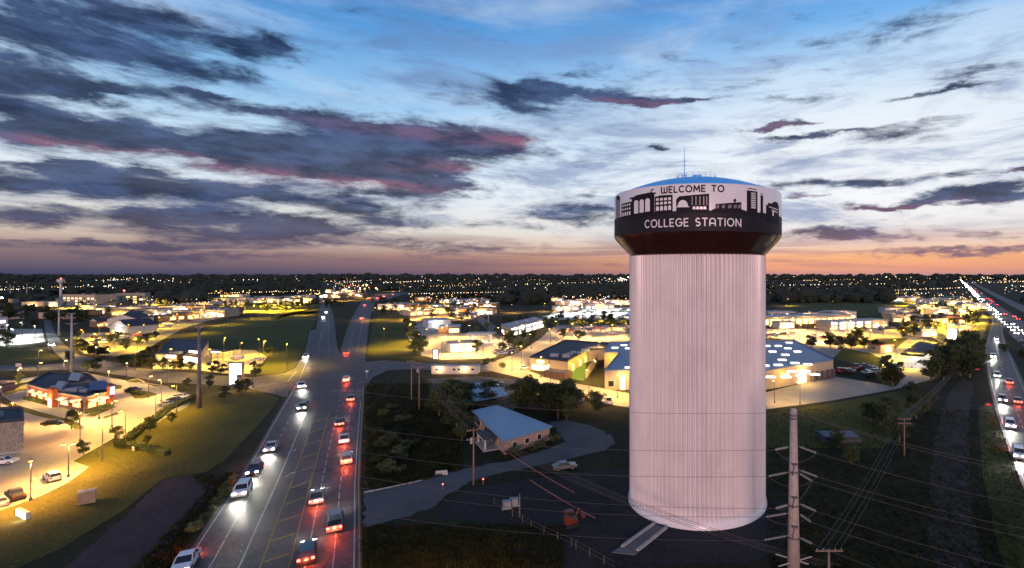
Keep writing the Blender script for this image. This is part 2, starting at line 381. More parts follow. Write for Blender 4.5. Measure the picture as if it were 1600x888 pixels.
# lane paint
lm = MB()
def lane(rows, t, y0, y1, w, z, dash=None):
    ys = []; y = y0
    pts = []
    while y > y1:
        x = lerp_rows(rows, t, y)
        if x is None: break
        pts.append((x, y)); y -= max(1.5, (y-HY)*.04)
    if not dash: strip_px(lm, pts, w, z); return
    for a, b in zip(pts[:-1], pts[1:]):
        A, B = G(*a, z), G(*b, z); L = (B-A).length; d = (B-A)/L; n = Vector((-d.y, d.x, 0))*w/2; k = 0.0
        strip = int(L/dash)+1
        for j in range(strip):
            p = A+d*(j*dash); q = A+d*min(L, j*dash+dash*.35)
            if (q-p).length > .3: lm.poly([p-n, q-n, q+n, p+n])
lane(ROAD, .03, 955, 556, .18, .032); lane(ROAD, .955, 955, 625, .18, .032)
lane(ROAD, .17, 955, 625, .16, .032, 9); lane(ROAD, .33, 955, 640, .2, .032)
lane(ROAD, .69, 955, 600, .16, .032, 9); lane(ROAD, .84, 955, 600, .16, .032, 9)
lane(RL, .33, 555, 472, .25, .036, 12); lane(RL, .66, 555, 472, .25, .036, 12)
lane(RR, .33, 555, 462, .25, .036, 12); lane(RR, .66, 555, 462, .25, .036, 12)
lane(RAMP, .08, 950, 480, .2, .06); lane(RAMP, .9, 950, 480, .2, .06); lane(RAMP, .5, 950, 480, .18, .06, 9)
for t in (.25, .5, .75): lane(HW, t, 558, 440, .3, .04, 14)
strip_px(lm, [(404, 604), (450, 596), (463, 580)], .3, .05)
for x in (520, 532, 544, 556): strip_px(lm, [(x, 611), (x+8, 611)], .5, .032)
for px, py in ((455, 706), (452, 742), (541, 659)):                          # worn turn arrows
    c = G(px, py, .032); lm.box(c.x-.1, c.x+.1, c.y-1.2, c.y+1, .03, .034); lm.poly([(c.x-.45, c.y+.9, .034), (c.x+.45, c.y+.9, .034), (c.x, c.y+1.8, .034)])
tag(lm.build('lane_markings', paint_w), kind='structure')
ym = MB()
lane_save = lm; lm = ym
lane(ROAD, .445, 955, 640, .16, .032); lane(ROAD, .60, 955, 640, .16, .032)
y = 950
while y > 645:                                                          # hatched median bars
    xa = lerp_rows(ROAD, .455, y); xb = lerp_rows(ROAD, .585, y-(y-HY)*.03)
    strip_px(ym, [(xa, y), (xb, y-(y-HY)*.03)], .45, .032); y -= (y-HY)*.072
lane(ROAD, .985, 950, 600, .2, .032)
lm = lane_save
tag(ym.build('yellow_markings', paint_y), kind='structure')
# verge strips, dirt and gravel
sheet('dirt_verge', [(100, 888), (190, 812), (255, 750), (300, 741), (334, 756), (330, 770), (255, 860), (215, 900), (160, 960), (20, 960)], .015, darkpave, ragged=.16)
dj = MB()
for a, b in (((178, 822), (262, 852)), ((232, 776), (300, 812)), ((110, 880), (200, 905)), ((290, 742), (210, 850)), ((255, 752), (160, 860))):
    strip_px(dj, [a, b], .12, .02)
tag(dj.build('paving_joints', mat('paving_joint', (.018, .016, .018), .9)), kind='structure')
sheet('gravel_drive', [(569, 770), (600, 765), (660, 752), (690, 740), (740, 730), (800, 718), (850, 704), (885, 690), (870, 672), (858, 660), (885, 655), (930, 668), (956, 682), (961, 692), (945, 703), (905, 714), (840, 728), (780, 740), (735, 752), (705, 770), (680, 790), (640, 806), (600, 816), (569, 826)], .012, gravel, ragged=.22)
sheet('dirt_track', [(680, 792), (735, 762), (800, 752), (880, 742), (960, 730), (985, 745), (985, 800), (1035, 850), (1090, 880), (900, 900), (800, 860), (760, 815), (700, 812)], .008, ground_mat('dark_dirt', (.016, .015, .015), (.028, .026, .026), (.042, .04, .04), .12, 1.3), ragged=.35)
sheet('dirt_track', [(1480, 960), (1455, 860), (1450, 760), (1462, 680), (1480, 620), (1505, 590), (1520, 600), (1512, 680), (1515, 760), (1530, 860), (1560, 960)], .008, dirt, ragged=.35)
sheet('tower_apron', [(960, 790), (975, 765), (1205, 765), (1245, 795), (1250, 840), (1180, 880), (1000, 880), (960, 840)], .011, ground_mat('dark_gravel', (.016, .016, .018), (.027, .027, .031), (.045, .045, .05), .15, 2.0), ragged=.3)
# ---------------------------------------------------------------- the water tower
TD = 92.6; TC = Vector(((1088.5-CX)/FPX*TD, TD, 0)); 
RC, RH = 11.85, 14.85
def zpx(py, r):                                    # height of a photo row on the near side of a ring of radius r
    return CAMH+(HY-py)/FPX*(TD-r)
Z_TOP, Z_MID, Z_CR, Z_CB = zpx(286, RH), zpx(329, RH), zpx(361, RH), zpx(397, RC)
FA = math.atan2(-TC.x, -TC.y)                      # facing angle to camera (from +Y axis)
def onring(a, r, z): return (r*math.sin(a), r*math.cos(a), z)
tower = empty('water_tower', TC, 0, 'white fluted-column water tower with dark skyline mural and blue dome', 'water tower')
mb = MB(); NF, SUB = 100, 8; N = NF*SUB
rows = [0.0, .6]+[Z_CB*k/9 for k in range(1, 10)]
for z in rows:
    for k in range(N):
        ph = (k % SUB)/SUB; s = 1-abs(ph*2-1); s = s*s*(3-2*s)
        rr = RC+.62*(s-.5) if z > .5 else RC+.22
        mb.v.append(onring(2*math.pi*k/N, rr, z))
for j in range(len(rows)-1):
    for k in range(N):
        a = j*N+k; b = j*N+(k+1) % N
        mb.f.append((b, a, a+N, b+N)); mb.m.append(0)
mb.build('fluted_column', tank_col, tower, True)
def ring(name, prof, m, n=160, smooth=False):
    b = MB()
    for r, z in prof:
        for k in range(n): b.v.append(onring(2*math.pi*k/n, r, z))
    for j in range(len(prof)-1):
        for k in range(n):
            a = j*n+k; c = j*n+(k+1) % n
            b.f.append((c, a, a+n, c+n)); b.m.append(0)
    return b.build(name, m, tower, smooth)
ring('base_flare', [(RC+.55, 0), (RC+.5, .5), (RC+.2, 1.0), (RC+.02, 1.5), (RC-.2, 1.5)], tank_w, 160, True)
seam = MB()
for z in [zpx(y, RC) for y in ()]: pass
ring('tank_cone', [(RC-.5, Z_CB-.02), (RC+.16, Z_CB), (RC+.30, Z_CB+.25), (RH-.25, Z_CR-.45), (RH, Z_CR)], tank_c, 160, True)
ring('tank_band', [(RH, Z_CR), (RH+.015, Z_CR+.4), (RH+.015, Z_MID)], tank_d, 160, True)
ring('tank_shell', [(RH, Z_MID-.05), (RH, Z_TOP-.25), (RH-.12, Z_TOP), (RH-.4, Z_TOP+.04)], tank_w, 160, True)
DZ = (zpx(273, 0)-Z_TOP)*.78
ring('dome_roof', [(RH-.38, Z_TOP+.02)]+[(RH*.97*(1-q), Z_TOP+DZ*(1-(1-q)**2)) for q in (.04, .12, .22, .34, .46, .58, .7, .82, .92)]+[(.01, Z_TOP+DZ)], dome_b, 96, True)
# roof rail, hatch and mast
rb = MB(); rz = Z_TOP+DZ*.94
for k in range(20):
    a = 2*math.pi*k/20; p = onring(a, RH*.24, rz); rb.tube(p, (p[0], p[1], rz+.9), .035, n=5)
for h in (.5, .9):
    for k in range(40): rb.tube(onring(2*math.pi*k/40, RH*.24, rz+h), onring(2*math.pi*(k+1)/40, RH*.24, rz+h), .03, n=4, caps=False)
rb.build('roof_railing', mast_m, tower)
ap = onring(FA, 0.6, 0); mx = (1070-1090.5)/FPX*TD
ab = MB(); ab.tube((mx, -2, Z_TOP+DZ-.2), (mx, -2, zpx(252, 0)), .09, .07, 6); ab.tube((mx, -2, zpx(252, 0)), (mx, -2, zpx(234, 0)), .06, .03, 6)
for z in (zpx(262, 0), zpx(256, 0)): ab.tube((mx-.5, -2, z), (mx+.5, -2, z), .035, n=5)
ab.box(mx-.35, mx+.35, -2.35, -1.65, Z_TOP+DZ-.4, Z_TOP+DZ+.5)
ab.build('antenna_mast', mast_m, tower)
hb = MB(); hb.tube((0, -1, Z_TOP+DZ-.3), (0, -1, Z_TOP+DZ+.55), .8, .8, 12); hb.build('roof_vent', dome_b, tower)
# mural, mapped from where it stands on the ring
def cyl(px, py, r):
    d = Vector(((px-CX)/FPX, 1.0, (HY-py)/FPX)); o = Vector((-TC.x, -TC.y))
    a = d.x**2+d.y**2; b = 2*(o.x*d.x+o.y*d.y); c = o.x**2+o.y**2-r*r
    disc = max(0, b*b-4*a*c); t = (-b-math.sqrt(disc))/(2*a)
    x, y = o.x+d.x*t, o.y+d.y*t
    return math.atan2(x, y) % (2*math.pi), CAMH+d.z*t
def aquad(b, a0, a1, zt0, zt1, zb0, zb1, r):
    n = max(1, int(abs(a1-a0)*r/.5)+1)
    for i in range(n):
        k0, k1 = i/n, (i+1)/n; A, B = a0+(a1-a0)*k0, a0+(a1-a0)*k1
        b.poly([onring(A, r, zb0+(zb1-zb0)*k0), onring(B, r, zb0+(zb1-zb0)*k1), onring(B, r, zt0+(zt1-zt0)*k1), onring(A, r, zt0+(zt1-zt0)*k0)])
def pquad(b, x0, x1, t0, t1, b0, b1, r):           # pixel columns x0..x1, tops t0->t1, bottoms b0->b1
    (a0, zt0), (a1, zt1) = cyl(x0, t0, r), cyl(x1, t1, r); zb0, zb1 = cyl(x0, b0, r)[1], cyl(x1, b1, r)[1]
    aquad(b, a0, a1, zt0, zt1, zb0, zb1, r)
def parch(b, x0, x1, t0, t1, b0, b1, r):           # opening with a rounded head
    n = 8; w = x1-x0; hh = min(w/2*.9, (b0-t0)*.5)
    for i in range(n):
        k0, k1 = i/n, (i+1)/n
        f = lambda k: t0+(t1-t0)*k+hh*(1-math.sqrt(max(0, 1-(2*k-1)**2)))
        pquad(b, x0+w*k0, x0+w*k1, f(k0), f(k1), b0+(b1-b0)*k0, b0+(b1-b0)*k1, r)
def pdisc(b, cx, cy, rx, ry, r, half=False):
    c0 = cyl(cx, cy, r); n = 18; c = onring(c0[0], r, c0[1])
    for i in range(n):
        T = math.pi if half else 2*math.pi
        t0, t1 = T*i/n, T*(i+1)/n
        p = [cyl(cx+rx*math.cos(t), cy-ry*math.sin(t), r) for t in (t0, t1)]
        b.poly([c, onring(p[1][0], r, p[1][1]), onring(p[0][0], r, p[0][1])])
D1, D2, D3 = RH+.03, RH+.05, RH+.07
sk = MB(); wh = MB(); gy = MB()
pquad(gy, 962.5, 968.5, 314, 312, 342, 340, D1); pdisc(sk, 965.8, 309.5, 2.8, 3.6, D1); pquad(sk, 963, 968.6, 310, 309, 314, 312, D1)
pquad(sk, 971, 987, 319, 315, 342, 340, D1)
for r_ in range(3):
    for c_ in range(4):
        x = 972.3+c_*3.5; t = 320.5+r_*6-c_*.8; parch(wh, x, x+2.2, t, t-.4, t+(3.2 if r_ < 2 else 6), t+(2.9 if r_ < 2 else 5.6), D2)
pquad(sk, 984, 1022, 309.5, 301.5, 312, 304.5, D1); pquad(sk, 987, 1022.5, 311, 303, 341, 337, D1); pquad(sk, 992, 1020, 306, 300, 309, 303, D1)
for x, w, t, b_ in ((990.7, 6.6, 313.6, 334.3), (999.3, 6.6, 312.2, 332.8), (1008, 7.4, 310.6, 331.2)): parch(wh, x, x+w, t, t-.9, b_, b_-.9, D2)
for i in range(14):                                 # emblem ring
    t0, t1 = R_(60+i*20), R_(80+i*20)
    P = [cyl(1020+rr*math.cos(t), 299.3-rr*1.1*math.sin(t), D1) for rr, t in ((2.1, t0), (3.7, t0), (3.7, t1), (2.1, t1))]
    sk.poly([onring(a, D1, z) for a, z in P])
pquad(sk, 1017, 1025, 302, 301, 304, 303, D1)
pquad(sk, 1023, 1051, 307.5, 304.8, 336, 333, D1); pquad(sk, 1029, 1050, 305.6, 304.4, 308, 307, D1)
for r_ in range(3):
    for c_ in range(4):
        x = 1025+c_*6.3; t = 310.2+r_*6.2-c_*.5
        if r_ < 2: pquad(wh, x, x+4.4, t, t-.3, t+4, t+3.7, D2)
        else: parch(wh, x, x+4.6, t, t-.3, t+7.2, t+6.9, D2)
pquad(sk, 1056.5, 1061, 312, 307, 333, 333, D1); pquad(sk, 1061, 1108, 307, 302.8, 333, 333, D1)
pdisc(wh, 1067, 323.6, 8.2, 11, D2, True); pquad(wh, 1056.5, 1077, 322.9, 322.6, 324.2, 323.9, D2)
for x in (1080.5, 1086.6, 1092.7, 1098.8, 1103.5): pquad(gy, x, x+1.7, 307, 306.8, 321, 320.8, D2)
for x in (1082, 1087.7, 1093.4, 1099): parch(wh, x, x+4.8, 322.6, 322.5, 327.3, 327.2, D2)
pquad(sk, 1112, 1120, 328, 325, 333, 333, D1); pquad(sk, 1118, 1158.5, 319, 316, 333, 333, D1); pquad(sk, 1158, 1169, 327, 331, 336, 337, D1)
for x, w in ((1119.5, 4), (1128, 4.6), (1137.5, 5.5), (1146.5, 4.6), (1153, 4.6)): pquad(gy, x, x+w, 321, 319.4, 326, 325.2, D2)
pdisc(sk, 1148.3, 313.3, 2.3, 2.6, D1); pquad(sk, 1147.4, 1149.2, 314, 314, 318, 318, D1)
pquad(sk, 1167, 1183.6, 297.6, 299.6, 338, 340, D1); pquad(sk, 1169, 1182.5, 293.6, 296, 295, 297.2, D1)
for i in range(9): pquad(wh, 1173.6, 1181, 301+i*2.85, 301.8+i*2.85, 302.5+i*2.85, 303.3+i*2.85, D2)
pquad(sk, 1188.4, 1192.4, 305, 306, 332, 333, D1); pquad(sk, 1188.6, 1192.2, 302.4, 303, 303.8, 304.4, D1); pquad(sk, 1187.2, 1193.8, 331.5, 332.8, 341, 342, D1); 
pquad(sk, 1197, 1201, 320, 321, 346, 347, D1); pquad(sk, 1200, 1217, 317, 322, 346, 352, D1); pdisc(sk, 1211, 320.5, 5.2, 5.2, D1)
pquad(wh, 1201.5, 1215, 322.8, 327.6, 323.9, 329, D2); pquad(wh, 1206, 1214.5, 327.6, 331.6, 329.4, 333.4, D2); pquad(wh, 1207, 1209, 329, 330, 337, 338, D2)
tag(sk.build('skyline_mural', print_d, tower)); tag(gy.build('mural_stripe', print_g, tower), kind='stuff'); tag(wh.build('mural_window', tank_w, tower), kind='stuff')
# lettering: stroke capitals wrapped round the ring
def arc(cx, cy, rx, ry, a0, a1, n=12): return [(cx+rx*math.cos(R_(a0+(a1-a0)*i/n)), cy+ry*math.sin(R_(a0+(a1-a0)*i/n))) for i in range(n+1)]
GL = {  # glyph: (width, strokes) in a unit-high cell
 'W': (1.05, [[(.0, 1), (.0, .25)]+arc(.26, .25, .26, .25, 180, 360)+[(.52, .85)], [(.52, .25)]+arc(.78, .25, .26, .25, 180, 360)+[(1.04, 1)]]),
 'E': (.55, [[(.55, 1), (0, 1), (0, 0), (.55, 0)], [(0, .5), (.48, .5)]]),
 'L': (.52, [[(0, 1), (0, 0), (.52, 0)]]),
 'C': (.78, [arc(.45, .5, .45, .5, 50, 310)]),
 'O': (.98, [arc(.49, .5, .49, .5, 0, 360, 22)]),
 'M': (.95, [[(0, 0), (.08, 1), (.47, .25), (.87, 1), (.95, 0)]]),
 'T': (.72, [[(0, 1), (.72, 1)], [(.36, 1), (.36, 0)]]),
 'G': (.88, [arc(.47, .5, .47, .5, 48, 345)+[(.93, .48), (.55, .48)]]),
 'S': (.58, [arc(.30, .74, .28, .26, 40, 250, 9)+arc(.30, .25, .29, .25, 90, -140, 9)]),
 'A': (.80, [[(0, 0), (0, .58)]+arc(.40, .58, .40, .42, 180, 0)+[(.80, 0)], [(0, .33), (.80, .33)]]),
 'I': (.04, [[(.02, 0), (.02, 1)]]),
 'N': (.80, [[(0, 0), (0, 1), (.62, .12), (.80, .12)], [(.80, -.06), (.80, 1)]]),
}
def lettering(text, x0, x1, pyb, pyt, m, weight, gap):
    r = RH+.06; a0, zb = cyl(x0, pyb, r); a1, _ = cyl(x1, pyb, r); zc = (x0+x1)/2
    zb = cyl(zc, pyb, r)[1]; H = cyl(zc, pyt, r)[1]-zb
    S = [(GL[c][0] if c != ' ' else .42)+gap for c in text]; tot = sum(S)-gap; k = (a1-a0)/tot; u = 0
    word = None
    for c, w in zip(text, S):
        if c != ' ':
            b = MB(); hw = weight/2; sx = k*r/H                       # horizontal stretch
            for st in GL[c][1]:
                for p, q in zip(st[:-1], st[1:]):
                    P, Q = Vector((p[0]*sx, p[1])), Vector((q[0]*sx, q[1])); d = Q-P
                    if d.length < 1e-6: continue
                    d.normalize(); nn = Vector((-d.y, d.x))*hw; e = d*hw*.55
                    P2, Q2 = P-e, Q+e
                    for i in range(2):
                        A, B = P2+(Q2-P2)*i/2, P2+(Q2-P2)*(i+1)/2
                        b.poly([onring(a0+(u*k)+v.x*H/r, r+.004*(i % 2), zb+v.y*H) for v in (A-nn, B-nn, B+nn, A+nn)])
            b.build('letter', m, tower)
        u += w
letter_w = mat('letter_white', (.80, .76, .76), .4)
lettering('WELCOME TO', 1033.5, 1131, 299.6, 290.2, print_d, .22, .36)
lettering('COLLEGE STATION', 1008, 1157.5, 353, 341.5, letter_w, .17, .36)
# concrete ramp to the tower
rp = empty('concrete_ramp', G(1005, 846), 0, 'short concrete driveway slab with pale kerbs at the tower foot', 'driveway')
def rel(o, p): return Vector(p)-o.location
b = MB(); q = [rel(rp, G(x, y)) for x, y in ((1022, 820), (1041, 826), (992, 868), (956, 864))]
b.prism([(p.x, p.y) for p in reversed(q)], .0, .10); b.build('slab', mat('ramp_concrete', (.13, .13, .13), .85, var=.2), rp)
for (a, c) in (((1022, 820), (972, 856)), ((1041, 826), (996, 862))):
    A, C = rel(rp, G(*a)), rel(rp, G(*c)); d = (C-A).normalized(); n = Vector((-d.y, d.x, 0))*.22
    b = MB(); b.prism([tuple((A-n)[:2]), tuple((C-n)[:2]), tuple((C+n)[:2]), tuple((A+n)[:2])][::-1], .0, .34); b.build('kerb', kerbm, rp)
# ---------------------------------------------------------------- vegetation
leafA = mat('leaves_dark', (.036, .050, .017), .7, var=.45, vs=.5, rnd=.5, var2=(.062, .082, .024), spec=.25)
leafB = mat('leaves_lit', (.075, .105, .028), .7, var=.4, vs=.6, rnd=.45, var2=(.12, .15, .04), spec=.25)  # paler copy for lit trees: the light is put into the leaf colour
barkm = mat('bark', (.10, .075, .055), .9, var=.3, vs=3)
def leaf_cloud(mb, rnd, n, clusters, leaf):        # leaf-sized faces spread over clumps
    for c in clusters:
        cx, cy, cz, r = c
        for _ in range(max(3, int(n*r*r*40))):
            v = Vector((rnd.gauss(0, 1), rnd.gauss(0, 1), rnd.gauss(0, 1)))
            if v.length < 1e-3: continue
            v = v.normalized()*r*(rnd.random()**.45)
            p = Vector((cx, cy, cz))+Vector((v.x, v.y, v.z*.8))
            a = Vector((rnd.gauss(0, 1), rnd.gauss(0, 1), rnd.gauss(0, .6))).normalized(); b = a.orthogonal().normalized()
            b = (b+a.cross(b)*rnd.uniform(-1, 1)).normalized(); s = leaf*rnd.uniform(.6, 1.3)
            mb.poly([p-a*s, p-b*s*.55, p+a*s, p+b*s*.55])
def crown_mesh(seed, kind, n, leaf, m, name='crown'):
    rnd = random.Random(seed); cl = []
    if kind == 'oak':
        for i in range(20):
            t = rnd.uniform(0, 2*math.pi); q = math.sqrt(rnd.random()); z = rnd.uniform(.24, .84)
            w = .30*math.sin(math.pi*min(1, max(.1, (z-.06)/.98)))
            cl.append((q*w*math.cos(t), q*w*math.sin(t), z, rnd.uniform(.12, .17)))
    elif kind == 'tall':
        for i in range(13):
            t = rnd.uniform(0, 2*math.pi); z = .22+.72*i/12; w = .16*(1-abs(z-.45))
            cl.append((w*math.cos(t), w*math.sin(t), z, rnd.uniform(.09, .14)*(1.25-z*.6)))
    elif kind == 'shrub':
        for i in range(9):
            t = rnd.uniform(0, 2*math.pi); q = math.sqrt(rnd.random())
            cl.append((q*.42*math.cos(t), q*.42*math.sin(t), rnd.uniform(.2, .72), rnd.uniform(.18, .28)))
    mb = MB(); leaf_cloud(mb, rnd, n, cl, leaf)
    return mb.mesh(name, m), cl
def trunk_mesh(seed, cl, kind):
    rnd = random.Random(seed+99); mb = MB()
    mb.tube((0, 0, -.01), (.01, 0, .22), .030, .021, 7); mb.tube((.01, 0, .22), (0, .01, .5), .021, .012, 6)
    for c in cl[::3]: mb.tube((.005, 0, .24+.1*rnd.random()), c[:3], .010, .004, 4, caps=False)
    return mb.mesh('trunk', barkm)
PROTO = {}
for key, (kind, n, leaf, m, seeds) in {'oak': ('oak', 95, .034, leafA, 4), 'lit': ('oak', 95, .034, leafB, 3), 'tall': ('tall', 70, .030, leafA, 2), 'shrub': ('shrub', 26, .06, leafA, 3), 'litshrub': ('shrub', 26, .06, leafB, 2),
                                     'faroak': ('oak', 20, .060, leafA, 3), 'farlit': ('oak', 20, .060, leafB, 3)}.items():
    L = []
    for s in range(seeds):
        cm, cl = crown_mesh(s*7+len(key), kind, n, leaf, m); L.append((cm, None if 'shrub' in key else trunk_mesh(s, cl, kind)))
    PROTO[key] = L
TRN = [0]
def tree(px, py, h, key, label, group=None, name=None, wide=1.0, loc=None):
    cm, tm = random.choice(PROTO[key]); TRN[0] += 1
    shrub = tm is None
    nm = name or ('shrub' if shrub else 'tree')
    e = empty(nm, loc if loc is not None else G(px, py), random.uniform(0, 6.28), label, 'shrub' if shrub else 'tree', group)
    e.scale = (h*wide*random.uniform(.92, 1.08), h*wide*random.uniform(.92, 1.08), h)
    c = bpy.data.objects.new('crown' if not shrub else 'foliage', cm); COL.objects.link(c); c.parent = e
    if tm:
        t = bpy.data.objects.new('trunk', tm); COL.objects.link(t); t.parent = e
    return e
def hedge(pts, w, h, label, m=None):
    rnd = random.Random(len(pts)*31+int(pts[0][0])); P = [G(*p) for p in pts]; e = empty('hedge', P[0], 0, label, 'hedge')
    mb = MB(); core = MB()
    for a, b in zip(P[:-1], P[1:]):
        L = (b-a).length; d = (b-a)/L; n = Vector((-d.y, d.x, 0))
        q = [a-n*w*.4-P[0], b-n*w*.4-P[0], b+n*w*.4-P[0], a+n*w*.4-P[0]]
        core.prism([(v.x, v.y) for v in q], 0, h*.85)
        for _ in range(int(L*w*26)):
            p = a+d*rnd.uniform(0, L)+n*rnd.uniform(-.55, .55)*w-P[0]; p.z = h*(1-rnd.random()**2*.9)+rnd.uniform(-.05, .12)
            u = Vector((rnd.gauss(0, 1), rnd.gauss(0, 1), rnd.gauss(0, .7))).normalized(); v = u.orthogonal().normalized(); s = rnd.uniform(.10, .24)
            mb.poly([p-u*s, p-v*s*.7, p+u*s, p+v*s*.7])
    core.build('stems', m or leafA, e); mb.build('foliage', m or leafA, e)
    return e
# ---------------------------------------------------------------- lamps
WARM, AMBER, COOL, YEL = (1, .55, .145), (1, .45, .08), (.92, .97, .92), (1, .57, .04)
def lampm(nm, c, s): return mat(nm, (.8, .8, .8), .5, emit=c, es=s, sample=False)
LM = {'warm': lampm('lens_warm', WARM, 30), 'amber': lampm('lens_amber', AMBER, 26), 'cool': lampm('lens_cool', COOL, 30), 'yel': lampm('lens_yellow', YEL, 26), 'red': lampm('lens_red', (1, .05, .03), 16)}
LC = {'warm': WARM, 'amber': AMBER, 'cool': COOL, 'yel': YEL}
polem = mat('lamp_pole_metal', (.12, .11, .10), .5, .4)
LD = {}
ORD = ['leftmost', 'second from left', 'third from left', 'fourth from left', 'fifth from left', 'sixth from left', 'seventh from left', 'eighth from left', 'ninth from left', 'tenth from left', 'eleventh from left', 'twelfth from left', 'thirteenth from left', 'fourteenth from left', 'fifteenth from left', 'sixteenth from left', 'seventeenth from left', 'eighteenth from left', 'nineteenth from left', 'twentieth from left']
def orders(label, n):
    if n > 20: return [label]*n
    o = ORD[:n]; 
    if n > 1: o[-1] = 'rightmost'
    return ['%s, %s' % (label, q) for q in o]
def lamp(px, py, h, watts, c='warm', label=None, group=None, heads=1, rz=None, z=0):
    e = empty('parking_lot_lamp', G(px, py), random.uniform(0, 6.28) if rz is None else rz, label, 'street lamp', group)
    k = (round(h), heads, c)
    if k not in LD:
        b = MB(); b.tube((0, 0, 0), (0, 0, .6), .22, .22, 8); b.tube((0, 0, .6), (0, 0, h), .10, .06, 8); pm = b.mesh('pole', polem)
        hm = MB(); lmh = MB()
        for s in ((1,) if heads == 1 else (1, -1)):
            hm.tube((0, 0, h-.05), (s*.55, 0, h+.05), .04, .04, 6); hm.box(min(s*.4, s*1.1), max(s*.4, s*1.1), -.26, .26, h-.02, h+.14)
            lmh.box(min(s*.46, s*1.04), max(s*.46, s*1.04), -.2, .2, h-.12, h-.03)
        LD[k] = (pm, hm.mesh('lamp_head', polem), lmh.mesh('lens', LM[c]))
    pm, hm, lm_ = LD[k]
    o = bpy.data.objects.new('pole', pm); COL.objects.link(o); o.parent = e
    hd = bpy.data.objects.new('lamp_head', hm); COL.objects.link(hd); hd.parent = e
    ln = bpy.data.objects.new('lens', lm_); COL.objects.link(ln); ln.parent = hd
    if watts:
        l = light('lamp_light', LC[c], watts*MULT, 165, .25); l.parent = e; l.location = (0, 0, h-.35)
    return e
MULT = 4.6; MULTW = .8
LDATA = {}
def light(nm, c, watts, size, rad, pt=False):
    k = (c, watts, size, rad, pt)
    if k not in LDATA:
        d = bpy.data.lights.new(nm, 'POINT' if pt else 'SPOT'); d.energy = watts; d.color = c; d.shadow_soft_size = rad
        if not pt: d.spot_size = R_(size); d.spot_blend = .7
        LDATA[k] = d
    o = bpy.data.objects.new(nm, LDATA[k]); COL.objects.link(o); return o
# ---------------------------------------------------------------- buildings
roof_d = mat('roof_dark_membrane', (.030, .034, .050), .75, var=.25, vs=.4)
roof_g = mat('roof_grey_metal', (.22, .25, .29), .45, .1, var=.12, vs=.5)
roof_s = mat('roof_store_blue', (.13, .20, .30), .5, .0, var=.12, vs=.3)
roof_b = mat('roof_pale_blue_metal', (.20, .32, .43), .45, .1, var=.10, vs=.6)
brick = mat('orange_brick', (.42, .10, .03), .85, var=.18, vs=1.2)
brick2 = mat('brown_brick', (.20, .12, .08), .85, var=.2, vs=1.2)
stucco = mat('tan_stucco', (.42, .34, .24), .85, var=.12, vs=.6)
cream = mat('cream_stucco', (.55, .50, .42), .85, var=.1, vs=.6)
pale = mat('pale_metal_siding', (.50, .48, .45), .6, var=.1, vs=.7)
stone = ground_mat('rubble_stone', (.30, .26, .20), (.42, .37, .28), (.16, .13, .10), .6, 2.6, .9, .9)
trimm = mat('pale_trim', (.62, .58, .50), .7)
glass = mat('dark_window_glass', (.02, .025, .03), .12, spec=.8)
def litm(nm, c, s): return mat(nm, (.5, .5, .5), .4, emit=c, es=s, var=0)
win_w = litm('window_warm_glow', (1, .58, .18), 2.4); win_y = litm('window_yellow_glow', (1, .68, .20), 3.2); win_c = litm('window_white_glow', (1, .93, .78), 3.0)
sign_w = litm('sign_white_glow', (1, .95, .90), 4); sign_b = litm('sign_blue_glow', (.10, .12, 1), 3.5); sign_g = litm('sign_green_glow', (.25, 1, .35), 3.0); sign_r = litm('sign_red_glow', (1, .06, .05), 4); sign_l = litm('sign_lilac_glow', (.65, .68, 1), 5); sign_o = litm('sign_orange_glow', (1, .5, .12), 4.5)
